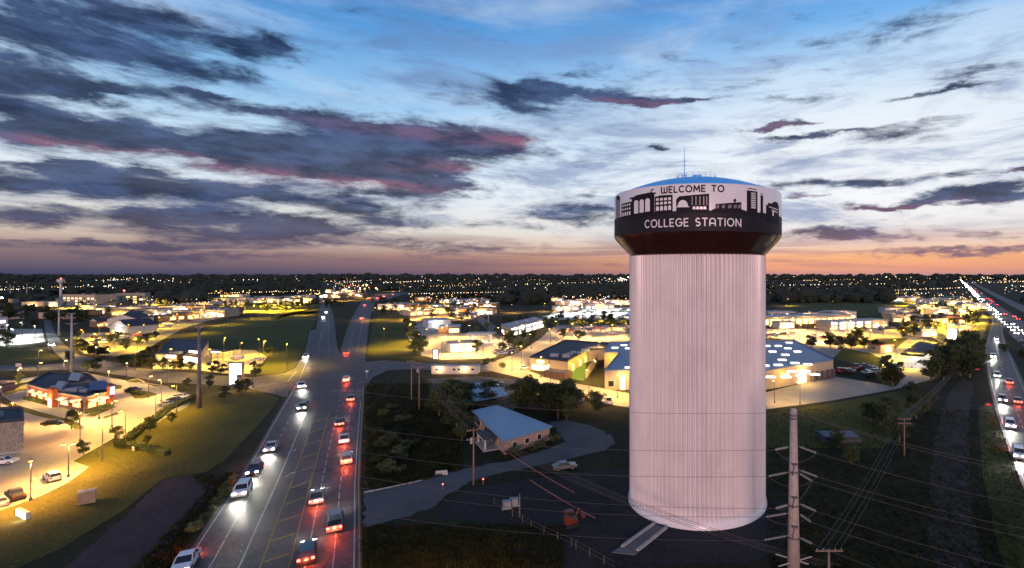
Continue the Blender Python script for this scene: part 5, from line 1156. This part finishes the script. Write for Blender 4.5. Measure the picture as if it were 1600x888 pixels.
wire(w3b.location+Vector((0, 0, h3b)), at(572, 605, 185), .8, .04, 'wire from the left wooden pole across the road verge'); wire(w3b.location+Vector((0, 0, h3b-.6)), at(572, 640, 150), .8, .035, 'lower wire from the left wooden pole across the verge')
def mast(px, py, top, r, label, arm=None):
    g = G(px, py); h = (py-top)/FPX*g.y; e = pole_thing('transmission_pole', px, py, h, r, r*.45, dsteel if px == 311 else steel, label, 'transmission pole')
    for z, w in (arm or ()): b = MB(); b.tube((-w, 0, h-z+.5), (0, 0, h-z), .09, .14, 6); b.tube((w, 0, h-z+.5), (0, 0, h-z), .09, .14, 6); b.build('crossarm', steel, e)
    return e, h
m1, mh1 = mast(311, 638, 508, .62, 'tall dark transmission pole between the street and the restaurant lawn', ((1, 1.2), (8, .9)))
m2, mh2 = mast(112, 585, 490, .55, 'tall pale transmission pole with crossarm behind the restaurant', ((4.5, 2.4), (.4, 1.6)))
m3, mh3 = mast(92, 525, 482, .6, 'slim pale pole at the side street corner'); m4, mh4 = mast(16, 470, 445, .8, 'thin distant pole at the far left'); m5, mh5 = mast(42, 468, 443, .8, 'second thin distant pole at the far left')
m6, mh6 = mast(763, 512, 480, .4, 'thin pole beside the dark field right of the amber lots')
for z in (1, 8): wire(m1.location+Vector((0, 0, mh1-z)), m2.location+Vector((0, 0, mh2-z*.6)), 2.5, .05, ('upper' if z == 1 else 'lower')+' line between the dark pole and the pale crossarm pole', 'lines between the two tall left poles')
# ---------------------------------------------------------------- trees
N_ = [(183, 690, 4.2, 'oak', 'round dark tree at the lot corner below the hedge'), (235, 675, 4.6, 'oak', 'dark tree on the lawn just left of the hedge'), (268, 662, 3.4, 'oak', 'small dark tree on the lawn right of the hedge'), (131, 712, 3.6, 'oak', 'small dark tree near the twin-headed lamp post'),
      (112, 671, 5.6, 'lit', 'yellow-lit round tree on the island between the lots'), (230, 696, 2.6, 'oak', 'low dark bush-like tree beside the small sign board'), (189, 703, 2.8, 'oak', 'low dark tree left of the small sign board'), (352, 625, 5, 'oak', 'dark tree below the pylon sign'), (372, 618, 6, 'oak', 'dark spreading tree at the pylon sign foot'),
      (385, 612, 5, 'oak', 'dark tree right of the pylon sign foot'), (293, 607, 4.2, 'lit', 'green lit tree left of the dark tall pole'), (326, 606, 5, 'oak', 'small-crowned tree right of the dark tall pole'), (30, 600, 4.5, 'lit', 'green tree behind the bin enclosure'), (10, 543, 10, 'oak', 'large dark tree at the left edge by the bright small lot'), (108, 566, 6, 'oak', 'dark round tree at the street junction'),
      (136, 582, 6, 'lit', 'lit tree pair member left of the junction'), (148, 581, 6.5, 'oak', 'bushy tree at the junction corner'), (400, 590, 7, 'oak', 'dark tree group head right of the pylon sign'), (423, 552, 5, 'shrub', 'pale lit shrub at the field edge'), (55, 512, 8, 'lit', 'bright green tree beside the small white lot'), (30, 514, 7, 'lit', 'green tree behind the small white lot'),
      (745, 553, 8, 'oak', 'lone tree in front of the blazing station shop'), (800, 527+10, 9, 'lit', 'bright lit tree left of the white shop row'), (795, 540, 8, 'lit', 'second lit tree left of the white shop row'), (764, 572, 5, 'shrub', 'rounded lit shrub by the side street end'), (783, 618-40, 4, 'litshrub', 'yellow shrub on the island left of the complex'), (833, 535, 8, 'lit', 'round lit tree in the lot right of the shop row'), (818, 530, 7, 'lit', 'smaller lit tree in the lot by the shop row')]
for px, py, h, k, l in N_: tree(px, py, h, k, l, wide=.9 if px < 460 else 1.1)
def row(lst, h, key, label, group, wide=1.1):
    lst = sorted(lst)
    if key.startswith('far'):
        for p in lst:
            cm = random.choice(PROTO[key])[0]; g = G(*p); s = h*random.uniform(.85, 1.15); i0 = len(FT.v); mi = 0 if key == 'faroak' else 1
            a = random.uniform(0, 6.28); ca, sa = math.cos(a)*s*wide, math.sin(a)*s*wide
            FT.v += [(g.x+v.co.x*ca-v.co.y*sa, g.y+v.co.x*sa+v.co.y*ca, v.co.z*s) for v in cm.vertices]
            for f in cm.polygons: FT.f.append(tuple(i0+k for k in f.vertices)); FT.m.append(mi)
            FT.tube((g.x, g.y, 0), (g.x, g.y, s*.5), .2, .12, 5, 2, False)
        return
    for p, l_ in zip(lst, orders(label, len(lst))): tree(p[0], p[1], h*random.uniform(.85, 1.15), key, l_, group, wide=wide)
FT = MB()
row([(198, 572), (210, 574), (222, 572), (238, 577), (255, 578), (272, 579), (283, 578), (297, 579), (332, 583), (345, 584), (358, 583), (190, 570)], 5.2, 'oak', 'tree in the row along the street in front of the bank', 'street trees in front of the bank')
row([(232, 556), (245, 551), (258, 547), (225, 562), (268, 543)], 4.5, 'oak', 'dark tree in the row left of the bank', 'trees left of the bank')
row([(130, 552), (138, 554), (146, 556), (155, 557), (163, 556), (122, 548), (118, 540), (121, 531)], 6, 'oak', 'dark tree at the edge of the yellow lot', 'trees edging the yellow lot')
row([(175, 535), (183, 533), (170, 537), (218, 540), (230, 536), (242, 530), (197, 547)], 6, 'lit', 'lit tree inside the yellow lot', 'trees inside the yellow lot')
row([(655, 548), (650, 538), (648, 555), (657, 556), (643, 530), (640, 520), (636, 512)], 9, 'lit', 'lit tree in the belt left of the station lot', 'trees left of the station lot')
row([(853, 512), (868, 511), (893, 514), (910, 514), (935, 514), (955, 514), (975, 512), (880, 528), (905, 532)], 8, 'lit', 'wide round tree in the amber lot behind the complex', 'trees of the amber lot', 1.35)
row([(1268, 543), (1297, 543), (1314, 551), (1330, 545), (1350, 543), (1340, 532), (1345, 528), (1372, 551), (1330, 536), (1410, 529), (1428, 527)], 8.5, 'oak', 'wide dark tree in the lot behind the skylit store', 'trees behind the skylit store', 1.3)
row([(1385, 578), (1390, 592), (1400, 596), (1395, 604), (1384, 600)], 8, 'oak', 'dark tree in the clump at the end of the green island', 'trees at the green island end')
row([(1455, 595), (1462, 585), (1470, 578), (1480, 572), (1490, 565), (1500, 560), (1510, 556), (1518, 560), (1496, 575), (1508, 570), (1520, 572), (1485, 585), (1475, 595), (1512, 548), (1528, 552), (1500, 588), (1515, 590), (1525, 580)], 11, 'oak', 'dark tree in the belt beside the ramp', 'dark belt beside the ramp', 1.2)
row([(1375, 665), (1388, 655), (1360, 660), (1432, 655), (1452, 640), (1405, 690), (1425, 622)], 6.5, 'oak', 'dark tree in the unlit field right of the tower', 'dark trees right of the tower', 1.25)
row([(1310, 700), (1330, 725)], 5, 'oak', 'scrubby dark tree below the buried tank right of the tower', 'scrub by the buried tank')
dk = [(680+random.random()*48+j*0, 632+random.random()*20) for j in range(5)]+[(790+random.random()*150, 628+random.random()*32) for j in range(26)]+[(700+random.random()*60, 628+random.random()*22) for j in range(4)]+[(660+random.random()*70, 660+random.random()*55) for j in range(1)]
dk = [p for p in dk if not (738 < p[0] < 862 and p[1] > 640) and not (p[0] > 860 and p[1] > 656)]
row(dk, 8.5, 'oak', 'dark tree in the unlit wood behind the metal-roofed building', 'dark wood behind the metal roof', 1.25)
row([(722, 688), (728, 680)], 5.0, 'oak', 'dark tree at the left corner of the metal-roofed building', 'dark trees left of the metal roof', 1.3)
row([(600, 700), (612, 690), (625, 715), (605, 735), (640, 700), (590, 680), (620, 740), (598, 650), (612, 640), (630, 660), (596, 720)], 2.6, 'shrub', 'dark scrub bush on the verge right of the road', 'scrub on the right verge', 1.5)
row([(345, 772), (356, 764), (350, 780), (338, 786), (362, 756), (330, 800), (320, 812), (310, 824), (300, 836), (368, 748), (356, 772)], 1.5, 'litshrub', 'leafy weed clump between the dark paving and the road', 'weeds beside the road', 1.5)
row([(866, 690), (830, 705), (845, 700), (805, 712), (790, 716)], 2.0, 'shrub', 'dark shrub under the wall of the metal-roofed building', 'shrubs under the metal roof', 1.4)
row([(785, 552), (812, 549), (700, 510), (745, 520), (760, 515), (775, 525)], 6, 'lit', 'small lit tree between the lots right of the road', 'small trees between the lots')
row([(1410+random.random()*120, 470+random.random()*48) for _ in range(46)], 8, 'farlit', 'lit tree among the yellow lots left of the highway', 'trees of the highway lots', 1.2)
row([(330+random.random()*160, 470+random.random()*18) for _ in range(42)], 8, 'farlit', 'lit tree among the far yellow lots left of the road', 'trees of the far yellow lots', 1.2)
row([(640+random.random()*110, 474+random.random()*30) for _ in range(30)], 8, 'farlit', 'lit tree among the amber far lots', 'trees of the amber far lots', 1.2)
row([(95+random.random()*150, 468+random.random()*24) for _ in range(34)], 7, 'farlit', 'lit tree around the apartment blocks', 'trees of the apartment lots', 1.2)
row([(578+random.random()*50, 470+random.random()*24) for _ in range(22)], 8, 'faroak', 'dark tree at the far bend of the road', 'trees at the far bend', 1.2)
row([(505+random.random()*35, 474+random.random()*8) for _ in range(12)], 7, 'faroak', 'dark tree in the far median', 'trees of the far median', 1.2)
row([(random.random()*75, 484+random.random()*18) for _ in range(30)]+[(75+random.random()*60, 496+random.random()*12) for _ in range(14)], 9, 'faroak', 'dark tree at the far left beyond the small lot', 'trees at the far left', 1.2)
row([(770+random.random()*220, 498+random.random()*12) for _ in range(20)], 7, 'faroak', 'tree between the dark field and the sales lot', 'trees by the sales lot', 1.2)
row([(1195+random.random()*260, 464+random.random()*6) for _ in range(30)], 9, 'faroak', 'dark tree behind the dark field right of the tower', 'trees behind the dark field', 1.2)
row([(1560+random.random()*60, 505+random.random()*60) for _ in range(10)], 4, 'shrub', 'low dark bush between ramp and highway', 'bushes by the highway', 1.3)
tag(FT.build('far_trees', [leafA, leafB, barkm]), 'lit and dark trees scattered through the far lots', 'trees', kind='stuff')
hedge([(200, 690), (222, 672), (247, 655), (262, 642), (305, 622)], 2.0, 1.2, 'long clipped hedge along the edge of the restaurant lot'); hedge([(183, 697), (215, 702), (262, 712)], 1.6, 1.2, 'dark low hedge on the slope below the small sign')
hedge([(40, 624), (74, 633)], 1.2, .9, 'clipped hedge along the front of the brick restaurant', leafB); hedge([(136, 647), (174, 635)], 1.4, 1.0, 'clipped hedge below the blue-signed corner', leafB); hedge([(134, 597), (186, 608)], 1.6, 1.0, 'clipped hedge behind the restaurant roof', leafB)
hedge([(198, 613), (224, 618)], 1.4, .9, 'clipped hedge on the small island by the parked dark car', leafB); hedge([(60, 596), (0, 610)], 1.0, .8, 'low hedge right of the bin enclosure', leafB)
# ---------------------------------------------------------------- small things in the tower field
boxm = mat('utility_box_grey', (.26, .26, .28), .6, var=.15)
e = empty('trench_digger', G(892, 822), R_(35), 'small orange digging machine with raised arm in the dark field', 'digger'); om = mat('machine_orange', (.17, .032, .010), .5, var=.2); 
b = MB(); b.box(-1.0, 1.0, -.5, .5, .5, 1.2); b.box(-1.0, -.2, -.45, .45, 1.2, 1.7); b.build('body', om, e)
for y_ in (-.62, .62):
    b = MB()
    b.prism([(-1.1, y_-.16), (1.1, y_-.16), (1.1, y_+.16), (-1.1, y_+.16)], 0, .5); b.build('track', tyre_m, e)
b = MB(); b.tube((.7, 0, 1.1), (1.5, 0, 2.5), .12, .1, 6); b.tube((1.5, 0, 2.5), (2.2, 0, 1.2), .10, .08, 6); b.build('arm', om, e); b = MB(); b.box(2.0, 2.5, -.3, .3, .8, 1.25); b.build('bucket', om, e)
b = MB()
for x in (-.9, .2):
    for y_ in (-.42, .42): b.tube((x, y_, 1.2), (x, y_, 2.5), .05, n=5)
b.box(-1.0, .3, -.5, .5, 2.5, 2.6); b.build('roll_cage', om, e)
for px, py, l in ((792, 794, 'pale utility box, left one of the pair beside the short post'), (803, 790, 'pale utility box, right one of the pair beside the short post')):
    e = empty('utility_box', G(px, py), .3, l, 'utility box'); b = MB(); b.box(-.7, .7, -.45, .45, .15, 1.2); b.build('box_body', boxm, e); b = MB(); b.box(-.85, .85, -.6, .6, 0, .15); b.build('plinth', kerbm, e); b = MB(); b.box(-.75, .75, -.5, .5, 1.2, 1.27); b.build('lid', boxm, e)
for px, py, l in ((692, 765, 'low post with a red light at the left end of the gravel drive'), (755, 757, 'low post with a red light right of the transformer pole')):
    e = empty('marker_post', G(px, py), 0, l, 'marker light'); b = MB(); b.tube((0, 0, 0), (0, 0, .9), .1, .08, 8); b.build('post', dsteel, e); b = MB(); b.ball((0, 0, 1.0), .12); b.build('lens', LM['red'], e)
e = empty('buried_tank', G(1310, 688), 0, 'low dark concrete tank with pale lid set in the field right of the tower', 'tank'); b = MB(); b.box(-4.5, 4.5, -2.6, 2.6, 0, 1.5); b.build('tank_wall', mat('dark_concrete', (.045, .045, .055), .9, var=.2), e); b = MB(); b.box(-4.1, 4.1, -2.2, 2.2, 1.5, 1.62); b.build('tank_lid', mat('tank_lid_grey', (.12, .13, .17), .8, var=.2), e)
b = MB(); b.box(-.6, .6, -2.7, -2.6, .5, .9); b.build('hatch', cream, e)
b = MB(); b.path([(-5, -3.4, 1.1), (5, -3.4, 1.1), (5, 3.4, 1.1)], .04); b.build('railing', dsteel, e)
for px, py, l in ((1527, 581, 'square red sign board on the verge left of the ramp'), (1544, 636, 'small red sign low on the verge left of the ramp')):
    g = G(px, py); e = empty('red_sign', g, 0, l, 'sign'); big = px == 1527; w, z0, z1 = (.8, .9, 2.3) if big else (.7, .5, 1.0); b = MB(); b.box(-w, w, -.05, .05, z0, z1); b.build('sign_panel', mat('sign_red', (.62, .03, .05), .5, emit=(1, .04, .06), es=.5) if big else MATS['sign_red'], e)
    for x in (-w*.7, w*.7): b = MB(); b.tube((x, .08, 0), (x, .08, z1), .04, n=5); b.build('post', dsteel, e)
e = empty('concrete_barrier', G(690, 742), .2, 'short pale concrete block at the edge of the gravel drive', 'barrier'); b = MB(); b.prism([(-1.2, -.3), (1.2, -.3), (1.2, .3), (-1.2, .3)], 0, .5); b.box(-1.1, 1.1, -.18, .18, .5, .85); b.build('block', kerbm, e)
e = empty('street_name_post', G(573, 591), 0, 'white-topped signpost at the mouth of the side street', 'signpost'); b = MB(); b.tube((0, 0, 0), (0, 0, 3), .07, n=6); b.build('post', steel, e); b = MB(); b.box(-.6, .6, -.03, .03, 2.3, 3.0); b.build('sign_panel', pale, e)
def fence(pts, h, label, gap=3.0):
    P = [G(*p) for p in pts]; e = empty('wire_fence', P[0], 0, label, 'fence')
    r = MB()
    for a, b_ in zip(P[:-1], P[1:]):
        L = (b_-a).length; d = (b_-a)/L; k = 0
        while k < L: q = a+d*k-P[0]; m_ = MB(); m_.tube((q.x, q.y, 0), (q.x, q.y, h), .035, n=5); m_.build('post', woodp, e); k += gap
        for z in (h*.45, h*.95): r.tube(a-P[0]+Vector((0, 0, z)), b_-P[0]+Vector((0, 0, z)), .025, n=4)
    tag(r.build('fence_wire', wirem, e), kind='stuff')
fence([(772, 790), (830, 826), (900, 858), (960, 892)], 1.3, 'sagging wire fence crossing the dark tower field')
fence([(752, 590), (815, 605), (860, 618)], 2.2, 'wire fence between the gravel yard and the complex lot', 4)
# ---------------------------------------------------------------- more small far shops
def far_row(n, x0, x1, y0, y1, label, group, lit=.85):
    rr = random.Random(int(x0+y0)); L = sorted((x0+(x1-x0)*(i+.2+.6*rr.random())/n, rr.uniform(y0, y1)) for i in range(n))
    for (px, py), l_ in zip(L, orders(label, n)):
        g = G(px, py); w = rr.uniform(12, 30); h = rr.uniform(4.5, 7.5); k = FPX/g.y
        b = Bld('small_shop', l_, 'shop', [g+Vector((-w/2, 0, 0)), g+Vector((w/2, rr.uniform(-3, 3), 0)), g+Vector((w/2, 16, 0)), g+Vector((-w/2, 16, 0))], h, rr.choice([stucco, cream, pale, brick2]), rr.choice([roof_d, roof_g]), .5, group)
        m_ = max(2, int(w/7)); ws = rr.choice([ww, wy, wc, ww])
        for i in range(m_):
            if rr.random() < lit: b.window(0, (i+.15)/m_, (i+.85)/m_, .4, 3.0, rr.choice(ws))
        if rr.random() < .6: b.panel(0, .3, .7, 3.4, 4.5, rr.choice([sign_w, sign_l, sign_r, sign_o, sign_w]), 'sign_panel', .2)
        b.units([(.3, .5, 1.4, 1.1), (.65, .4, 1.2, .9)])
        b.lampon(0, .5, 3.2, 6000, rr.choice(['warm', 'warm', 'amber', 'yel']), 5)
far_row(10, 255, 345, 484, 497, 'small lit shop in the crowded strip right of the peaked shops', 'small shops right of the peaked shops')
far_row(11, 335, 495, 464, 474, 'small lit shop in the far strip left of the road', 'small shops of the far left strip')
far_row(8, 110, 250, 482, 494, 'small lit shop below the apartment blocks', 'small shops below the apartments')
far_row(14, 600, 770, 466, 500, 'small lit shop in the amber strip right of the far road', 'small shops of the amber strip')
far_row(8, 860, 985, 470, 478, 'small lit shop behind the bright sales lot', 'small shops behind the sales lot')
far_row(16, 1395, 1530, 466, 516, 'small lit shop among the yellow lots by the highway', 'small shops by the highway')
far_row(7, 1200, 1330, 497, 503, 'small lit shop behind the amber row', 'small shops behind the amber row')
far_row(9, 505, 560, 452, 466, 'small lit shop at the vanishing end of the near road', 'small shops at the end of the near road')
lamps([(520, 470), (532, 464), (545, 470), (556, 463), (572, 466), (590, 460), (612, 456), (530, 456), (550, 454)], 11, 42000, 'amber', 'amber street lamp at the far junction of the near road', 'lamps of the far junction')
lamps([(196, 694), (243, 664), (276, 645), (160, 720)], 8, 2600, 'yel', 'lamp post along the hedge side of the restaurant lot', 'lamps along the hedge')
far_row(6, 0, 90, 464, 482, 'dim small house at the far left', 'small houses at the far left', .3)
# ---------------------------------------------------------------- rough grass on the near ground
def inside(px, py, poly):
    c = False; n = len(poly)
    for i in range(n):
        (x0, y0), (x1, y1) = poly[i], poly[i-1]
        if (y0 > py) != (y1 > py) and px < (x1-x0)*(py-y0)/(y1-y0)+x0: c = not c
    return c
def tufts(n, box_, hmin, hmax, name, m, label, seed, within=None, avoid=()):
    rr = random.Random(seed); mb = MB(); x0, y0, x1, y1 = box_; k = 0
    while k < n:
        px, py = rr.uniform(x0, x1), y0+(y1-y0)*rr.random()
        if rr.random() > ((y0-HY)/(py-HY))**1.2+.15: continue
        k += 1
        if within and not inside(px, py, within): continue
        if any(inside(px, py, a) for a in avoid): continue
        g = G(px, py); h = rr.uniform(hmin, hmax)
        for _ in range(4):
            a = rr.uniform(0, 6.28); dx_, dy_ = math.cos(a), math.sin(a); w = h*.16; s = rr.uniform(.2, .7)*h; o = Vector((rr.uniform(-.25, .25), rr.uniform(-.25, .25), 0))
            mb.poly([g+o+Vector((-dy_*w, dx_*w, 0)), g+o+Vector((dy_*w, -dx_*w, 0)), g+o+Vector((dx_*s, dy_*s, h))])
    return tag(mb.build(name, m), label, 'grass', kind='stuff')
grassA = mat('rough_grass_blades', (.022, .026, .008), .9, var=.5, vs=.35, var2=(.05, .052, .016), spec=.1); grassB = mat('lawn_blades', (.06, .072, .016), .9, var=.4, vs=.3, spec=.1)
DRIVE = [(569, 770), (660, 752), (740, 730), (850, 704), (885, 690), (858, 660), (885, 655), (930, 668), (961, 692), (905, 714), (840, 728), (735, 752), (680, 790), (600, 816), (569, 826)]
tufts(9000, (566, 820, 880, 960), .15, .5, 'rough_grass', grassA, 'rough grass in the dark corner left of the tower', 1, None, (DRIVE,))
tufts(9000, (570, 600, 720, 760), .2, .7, 'rough_grass', grassA, 'rough grass on the verge right of the near road', 2, None, (DRIVE,))
tufts(12000, (1200, 640, 1600, 950), .15, .5, 'rough_grass', grassA, 'rough grass in the dark field right of the tower', 3, None, (band(RAMP),))
tufts(9000, (0, 690, 420, 950), .08, .22, 'lawn_grass', grassB, 'mown grass of the near lawn', 4, LAWNS[8])
tufts(5000, (200, 740, 400, 950), .2, .7, 'rough_grass', grassA, 'rough grass between the dark paving and the road', 5, [(300, 741), (345, 745), (400, 690), (385, 715), (340, 775), (270, 888), (215, 955), (150, 958), (210, 888), (320, 770)])
# ---------------------------------------------------------------- far things
fw = empty('distant_water_tower', G(95, 468), 0, 'tiny pale water tower with red beacon on the left skyline', 'water tower')
Yf = G(95, 468).y; u = Yf/FPX; b = MB(); b.tube((0, 0, 0), (0, 0, 28*u), 1.7*u, 1.4*u, 12); b.build('column', pale, fw)
b = MB(); b.tube((0, 0, 25*u), (0, 0, 28*u), 2*u, 4.6*u, 14); b.tube((0, 0, 28*u), (0, 0, 31.5*u), 4.6*u, 4.2*u, 14); b.build('tank', pale, fw); b = MB(); b.ball((0, 0, 32.6*u), .8*u); b.build('beacon_lens', LM['red'], fw)
farleaf = mat('far_woodland_leaves', (.014, .020, .010), .9, var=.5, vs=.02)
rnd = random.Random(5)
def wood(n, x0, x1, y0, y1, h, avoid=(), spread=1.0, pw=1.6):
    mb = MB()
    for _ in range(n):
        px = rnd.uniform(x0, x1); py = y0+(y1-y0)*rnd.random()**pw
        if any(a <= px <= c and b_ <= py <= d for a, b_, c, d in avoid): continue
        g = G(px, py); s = h*rnd.choice((.6, .8, 1, 1, 1.2, 1.5))*rnd.uniform(.8, 1.15)*max(1.0, min(3, g.y/2500)); i0 = len(mb.v)
        mb.ball((g.x, g.y, s*.42), s*.62*spread, 6, 4, 0, .72)
        for k in range(i0, len(mb.v)): v = mb.v[k]; mb.v[k] = (v[0]+rnd.uniform(-.14, .14)*s, v[1]+rnd.uniform(-.14, .14)*s, max(0, v[2]+rnd.uniform(-.14, .14)*s))
    return mb
AV = [(80, 462, 250, 480), (320, 462, 490, 480), (1395, 455, 1545, 480), (855, 470, 990, 480), (640, 468, 770, 480), (495, 455, 650, 480), (1490, 431, 1600, 480), (770, 478, 990, 490), (1210, 474, 1450, 490), (500, 440, 560, 470)]
w_ = wood(5200, -120, 1720, 437, 476, 12, AV); tag(w_.build('far_woodland', farleaf), 'dark mass of far woodland between the lots and the skyline', 'woodland', kind='stuff')
w_ = wood(2600, -200, 1800, 433.3, 438, 15, (), 1.5, 1.0); tag(w_.build('skyline_woodland', farleaf), 'dark woodland forming the distant skyline', 'woodland', kind='stuff')
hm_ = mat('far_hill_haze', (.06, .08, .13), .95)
for x0, x1, y_, hh, l in ((-150, 240, 433.0, 5, 'h'), (560, 760, 432.8, 4, 'h'), (860, 960, 433.2, 5, 'h')):
    g = MB(); n = 24; A = [G(x0+(x1-x0)*i/n, y_) for i in range(n+1)]
    for i in range(n):
        f = lambda k: math.sin(math.pi*k/n)**.6*hh*A[0].y/FPX*(.7+.3*math.sin(k*1.7+x0))+.1
        a, c = A[i], A[i+1]; back = Vector((0, 4000, 0)); za, zc = Vector((0, 0, f(i))), Vector((0, 0, f(i+1)))
        g.poly([a, c, c+back*.4+zc, a+back*.4+za]); g.poly([a+back*.4+za, c+back*.4+zc, c+back, a+back])
    tag(g.build('hills', hm_), kind='structure')
def flm(nm, c, s): return mat(nm, (.8, .8, .8), .5, emit=c, es=s, sample=False)
FC = [flm('far_light_warm', (1, .50, .16), 7), flm('far_light_yellow', (1, .66, .12), 7), flm('far_light_white', (1, .86, .66), 9), flm('far_light_cool', (.75, .82, 1), 8), flm('far_light_red', (1, .08, .05), 12)]
fl = MB()
def glow(n, x0, x1, y0, y1, sz, wts, zz=(8, 14), g=0):
    for _ in range(n):
        px = rnd.gauss((x0+x1)/2, (x1-x0)/4) if g else rnd.uniform(x0, x1); py = max(432.3, rnd.uniform(y0, y1)); p = G(px, py); k = p.y/FPX
        s = sz*k*.5*rnd.uniform(.45, 1.3); z = min(rnd.uniform(*zz)*max(1, min(2.2, p.y/2500)), 36)
        mi = rnd.choices(range(5), wts)[0]; fl.ball((p.x, p.y, z), s, 5, 3, mi, .8)
glow(60, -100, 480, 433, 446, .55, (4, 2, 4, 1, .3)); glow(50, 150, 300, 436, 445, .7, (3, 2, 5, 2, .3)); glow(36, 80, 185, 452, 458, .9, (3, 3, 5, 1, 0)); glow(40, 0, 110, 455, 462, .6, (3, 2, 3, 1, .2)); glow(30, 320, 500, 462, 470, 1.0, (4, 5, 2, 1, 1))
glow(40, 518, 548, 434, 470, 1.0, (4, 5, 3, 0, .6), g=1); glow(40, 540, 590, 450, 464, 1.2, (3, 6, 3, .5, .5)); glow(150, 500, 990, 433, 450, .58, (6, 3, 3, 1, .25)); glow(60, 620, 860, 448, 462, .6, (5, 3, 3, 1, .2)); glow(70, 940, 1000, 434, 442, 1.0, (2, 1, 7, 1, 0)); glow(80, 1195, 1480, 436, 462, .62, (6, 4, 2, .5, .2))
glow(260, 1190, 1640, 432.6, 437, .75, (5, 3, 5, 2, .2)); glow(60, 1310, 1420, 432.6, 436, 1.1, (3, 3, 6, 1, 0)); glow(80, 1480, 1640, 434, 446, .9, (4, 3, 4, 2, .4)); glow(80, 1400, 1530, 462, 480, .9, (3, 6, 3, .5, .2), (5, 9)); glow(26, 1570, 1640, 452, 470, 1.0, (2, 5, 3, 1, .2)); glow(60, 640, 770, 464, 482, .9, (6, 5, 3, 1, .4), (5, 9)); glow(50, 860, 990, 468, 480, .9, (4, 3, 5, 1, .2), (5, 9)); glow(50, 200, 330, 468, 490, .8, (6, 5, 2, .6, .2), (5, 9))
def street(n, a, b_, sz, wts):
    for i in range(n):
        t = (i+rnd.uniform(-.3, .3))/n; p = G(a[0]+(b_[0]-a[0])*t, max(432.4, a[1]+(b_[1]-a[1])*t)); k = p.y/FPX
        mi = rnd.choices(range(5), wts)[0]; fl.ball((p.x, p.y, 11), sz*k*.5*rnd.uniform(.6, 1.1), 5, 3, mi, .8)
for a, b_, n in (((600, 446), (700, 440), 26), ((640, 455), (760, 450), 22), ((700, 436), (880, 433.6), 40), ((820, 450), (980, 442), 26), ((880, 438), (990, 436), 34), ((540, 445), (620, 437), 24), ((150, 441), (300, 436), 34), ((0, 461), (110, 458), 26), ((90, 456), (185, 453), 30), ((300, 470), (500, 463), 40),
                 ((1195, 452), (1400, 448), 26), ((1250, 441), (1480, 436), 44), ((1195, 436), (1300, 434), 26), ((1380, 434), (1500, 433), 30), ((1400, 462), (1520, 456), 30), ((1560, 445), (1640, 441), 18), ((1195, 468), (1330, 460), 20), ((640, 470), (790, 466), 34), ((380, 440), (520, 436), 20), ((1520, 436), (1640, 434), 34)):
    street(n, a, b_, .9, random.Random(n).choice([(8, 2, 1, 0, 0), (3, 7, 1, 0, 0), (2, 2, 7, 1, 0)]))
tag(fl.build('far_town_lights', FC), 'scatter of far town lights below the skyline', 'town lights', kind='stuff')
for px, py, s, m_, l in ((63, 462, 4.4, 'cool', 'brilliant white floodlight at the far left'), (3, 466, 3, 'cool', 'white floodlight at the left frame edge'), (194, 455, 2.6, 'red', 'red beacon above the apartment blocks'), (348, 482, 3, 'cool', 'white floodlight beside the cream yellow-lit store'), (742, 495, 3, 'red', 'red-orange light at the head of the dark side road')):
    p = G(px, py+8); k = p.y/FPX; e = empty('floodlight', p, 0, l, 'floodlight'); b = MB(); b.tube((0, 0, 0), (0, 0, 8*k), .2*k, .15*k, 6); b.build('mast', steel, e); b = MB(); b.ball((0, 0, 8.6*k), s*.42*k, 8, 6); b.build('lens', LM[m_], e)
rf = [(1188+i*28, 478+math.sin(i)*2) for i in range(10)]
sheet('road', [(1195, 490), (1230, 477), (1330, 467), (1420, 466), (1420, 468), (1330, 470), (1232, 480), (1195, 495)], .06, asphalt2); sheet('road', [(737, 492), (746, 490), (778, 512), (772, 516), (786, 528), (780, 532), (765, 520)], .06, asphalt2)
lamps([(1230, 478), (1290, 470), (1350, 467), (800, 489), (850, 487), (760, 486), (700, 470), (1400, 466)], 9, 14000, 'warm', 'street lamp along the road edging a dark field', 'lamps edging the dark fields')
